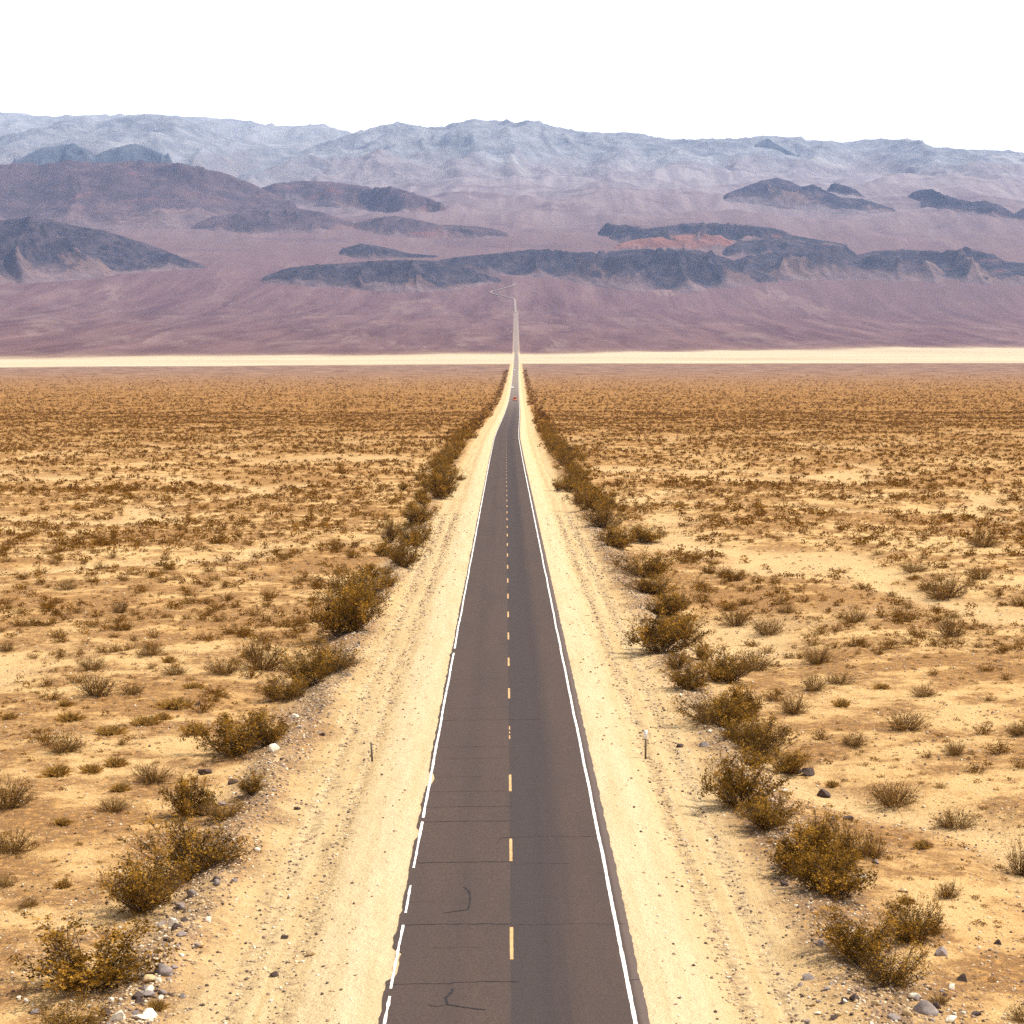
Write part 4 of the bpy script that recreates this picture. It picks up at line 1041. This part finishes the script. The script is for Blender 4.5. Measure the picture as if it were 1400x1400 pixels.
def build_car(px, py, label, paint, scale=1., van=False, away=True):
    X, Y = unproject(px, py)
    o = bpy.data.objects.new('car', None); COL.objects.link(o)
    o.location = (X, Y, float(road_z(X, Y)) + .01); o.scale = (scale,) * 3
    o.rotation_euler = (0, 0, 0 if away else math.pi)
    tag(o, label, 'car', 'cars on the far stretch of road')
    glass = CARM['glass']; black = CARM['black']; red = CARM['red']; lamp = CARM['lamp']
    top = 1.95 if van else 1.48
    # side profile lofted across the width (y along the car, nose to +y)
    lower = [(-2.2, .35), (-2.28, .6), (-2.22, .95), (-1.2, 1.02), (.9, .98), (2.05, .86), (2.28, .62), (2.25, .35)]
    g = Geo(); ws = [-.92, -.86, .86, .92]
    ringsV = []
    for w in ws:
        k = 1 if abs(w) < .9 else .96
        ringsV.append([(w, y * k, .35 + (z - .35) * k + (1 - k) * .4) for y, z in lower])
    V = np.array(ringsV).reshape(-1, 3); n = len(lower)
    Fq = [(i * n + j, i * n + (j + 1) % n, (i + 1) * n + (j + 1) % n, (i + 1) * n + j) for i in range(3) for j in range(n)]
    g.add(V, Fq)
    g.add(V[:n], [tuple(range(n))[::-1]]); g.add(V[-n:], [tuple(range(n))])
    back = -2.1 if van else -1.75
    cab = [(back, .98), (back + .15, top - .12), (back + .35, top), (.15, top), (.35, top - .08), (1.15, .95)]
    pts = []
    for w, yk in ((-.80, 1), (.80, 1)):
        for y, z in cab:
            s = 1 - .14 * (z - .95) / (top - .95)
            pts.append((w * s, y, z))
    n2 = len(cab)
    g.add(pts, [(j, (j + 1) % n2, n2 + (j + 1) % n2, n2 + j) for j in range(n2)])
    g.add(pts[:n2], [tuple(range(n2))[::-1]]); g.add(pts[n2:], [tuple(range(n2))])
    body = link('body', g.mesh('body'), paint, o)
    g = Geo()                                         # windscreen, rear and side glass stand 4 mm proud
    zt, zb = top - .16, 1.04
    g.add([(-.68, 1.15 - (zb - .95) * .8 + .10, zb + .02), (.68, 1.15 - (zb - .95) * .8 + .10, zb + .02), (.62, .42, zt + .02), (-.62, .42, zt + .02)], [(0, 1, 2, 3)])
    g.add([(-.66, back - .03, zb), (.66, back - .03, zb), (.60, back + .09, zt), (-.60, back + .09, zt)], [(0, 3, 2, 1)])
    for s in (-1, 1):
        x0 = s * (.80 + .006); x1 = s * (.80 * (1 - .14 * (zt - .95) / (top - .95)) + .006)
        g.add([(x0, back + .25, zb), (x0, .85, zb), (x1, .35, zt), (x1, back + .35, zt)], [(0, 1, 2, 3)])
    link('windows', g.mesh('windows'), glass, o)
    for s in (-1, 1):
        for yy in (-1.38, 1.38):
            g = Geo(); an = np.arange(16) * np.pi / 8
            for rr_, w0, w1 in ((.33, -.11, .11),):
                A = np.stack([np.full(16, w0), np.cos(an) * rr_, np.sin(an) * rr_], 1); B = A + [w1 - w0, 0, 0]
                g.add(np.concatenate([A, B]), [(i, (i + 1) % 16, 16 + (i + 1) % 16, 16 + i) for i in range(16)])
                g.add(A, [tuple(range(16))[::-1]]); g.add(B, [tuple(range(16))])
            wl = link('wheel', g.mesh('wheel'), black, o); wl.location = (s * .83, yy, .33)
        g = Geo(); g.box(-.12, .12, -.03, .03, -.09, .09)
        t = link('taillight', g.mesh('taillight'), red, o); t.location = (s * .74, -2.27, .78)
        g = Geo(); g.box(-.16, .16, -.03, .03, -.07, .07)
        t = link('headlight', g.mesh('headlight'), lamp, o); t.location = (s * .68, 2.23, .72)
CARM = {}
def build_cars():
    CARM['glass'] = simple('car_glass', (.03, .035, .04), .1, .6); CARM['black'] = simple('tyre_rubber', (.02, .02, .02), .8)
    CARM['red'] = simple('taillight_plastic', (.5, .03, .02), .3); CARM['lamp'] = simple('headlight_glass', (.8, .8, .75), .2)
    build_car(704, 548.5, 'orange red van driving away, nearest vehicle on the far road', simple('orange_car_paint', (.80, .20, .05), .35, .5), 1.45, True)
    build_car(700.5, 531.5, 'white car coming nearer beyond the orange van', simple('white_car_paint', (.85, .85, .83), .35, .5), 1.3, False, False)
    build_car(702.8, 506.5, 'white van farthest away on the road before the dry lake', simple('pale_car_paint', (.9, .89, .85), .35, .5), 1.5, True, False)

# ------------------------------------------------------------------ air, light, camera
def build_haze():
    g = Geo(); g.box(-16000, 16000, -2000, 27500, -4, 3300)
    m = Mat('haze_air')
    v = m.n('ShaderNodeVolumePrincipled')
    v.inputs['Color'].default_value = HAZE_COL
    v.inputs['Density'].default_value = HAZE_D
    v.inputs['Anisotropy'].default_value = 0.0
    m.t.links.new(v.outputs[0], m.out.inputs['Volume'])
    tag(link('haze', g.mesh('haze'), m.m), 'pale blue haze filling the valley air', 'haze', kind='stuff')

HAZE_COL = (.43, .60, 1.0, 1)
HAZE_D = 2.3e-5
SUN_EL, SUN_AZ = 60., 72.            # azimuth clockwise from the road's direction

def build_light():
    w = bpy.data.worlds.new('World'); S.world = w; w.use_nodes = True
    t = w.node_tree; bg = t.nodes['Background']
    sky = t.nodes.new('ShaderNodeTexSky'); sky.sky_type = 'NISHITA'; sky.sun_disc = False
    sky.sun_elevation = R(SUN_EL); sky.sun_rotation = R(SUN_AZ); sky.air_density = 1.; sky.dust_density = 6.; sky.ozone_density = 1.; sky.altitude = 300
    hs = t.nodes.new('ShaderNodeHueSaturation'); hs.inputs['Saturation'].default_value = .22
    t.links.new(sky.outputs[0], hs.inputs['Color']); # thin bright veil of high haze low over the horizon
    tc = t.nodes.new('ShaderNodeTexCoord'); sp = t.nodes.new('ShaderNodeSeparateXYZ'); t.links.new(tc.outputs['Generated'], sp.inputs[0])
    mr = t.nodes.new('ShaderNodeMapRange'); mr.interpolation_type = 'SMOOTHSTEP'
    mr.inputs['From Min'].default_value = .36; mr.inputs['From Max'].default_value = .14; mr.inputs['To Max'].default_value = .9
    t.links.new(sp.outputs[2], mr.inputs['Value'])
    mx = t.nodes.new('ShaderNodeMix'); mx.data_type = 'RGBA'
    t.links.new(mr.outputs[0], mx.inputs['Factor']); t.links.new(hs.outputs[0], mx.inputs[6]); mx.inputs[7].default_value = (15.5, 15.1, 15., 1)
    t.links.new(mx.outputs[2], bg.inputs[0]); bg.inputs[1].default_value = .09
    l = bpy.data.lights.new('sun', 'SUN'); l.energy = 3.7; l.angle = R(.6); l.color = (1, .94, .84)
    o = bpy.data.objects.new('sun', l); COL.objects.link(o)
    az, el = R(SUN_AZ), R(SUN_EL)
    from mathutils import Vector
    d = Vector((math.sin(az) * math.cos(el), math.cos(az) * math.cos(el), math.sin(el)))
    o.rotation_euler = d.to_track_quat('Z', 'Y').to_euler(); o.location = (0, 0, 120)

def build_camera():
    c = bpy.data.cameras.new('camera'); o = bpy.data.objects.new('camera', c); COL.objects.link(o)
    c.sensor_width = 36; c.lens = 36 * F / 1400; c.clip_end = 60000; c.clip_start = 1
    o.location = (0, 0, ZC); o.rotation_euler = (R(90) - PITCH, 0, 0)
    S.camera = o

build_ground(); build_road(); build_hills(); build_plants(); build_rocks(); build_posts(); build_cars(); build_haze(); build_light(); build_camera()
S.view_settings.view_transform = 'Standard'; S.view_settings.look = 'None'; S.view_settings.exposure = 0.6; S.view_settings.gamma = 1
S.render.engine = 'CYCLES'
S.cycles.use_denoising = False
S.cycles.max_bounces = 6; S.cycles.diffuse_bounces = 3; S.cycles.volume_bounces = 1
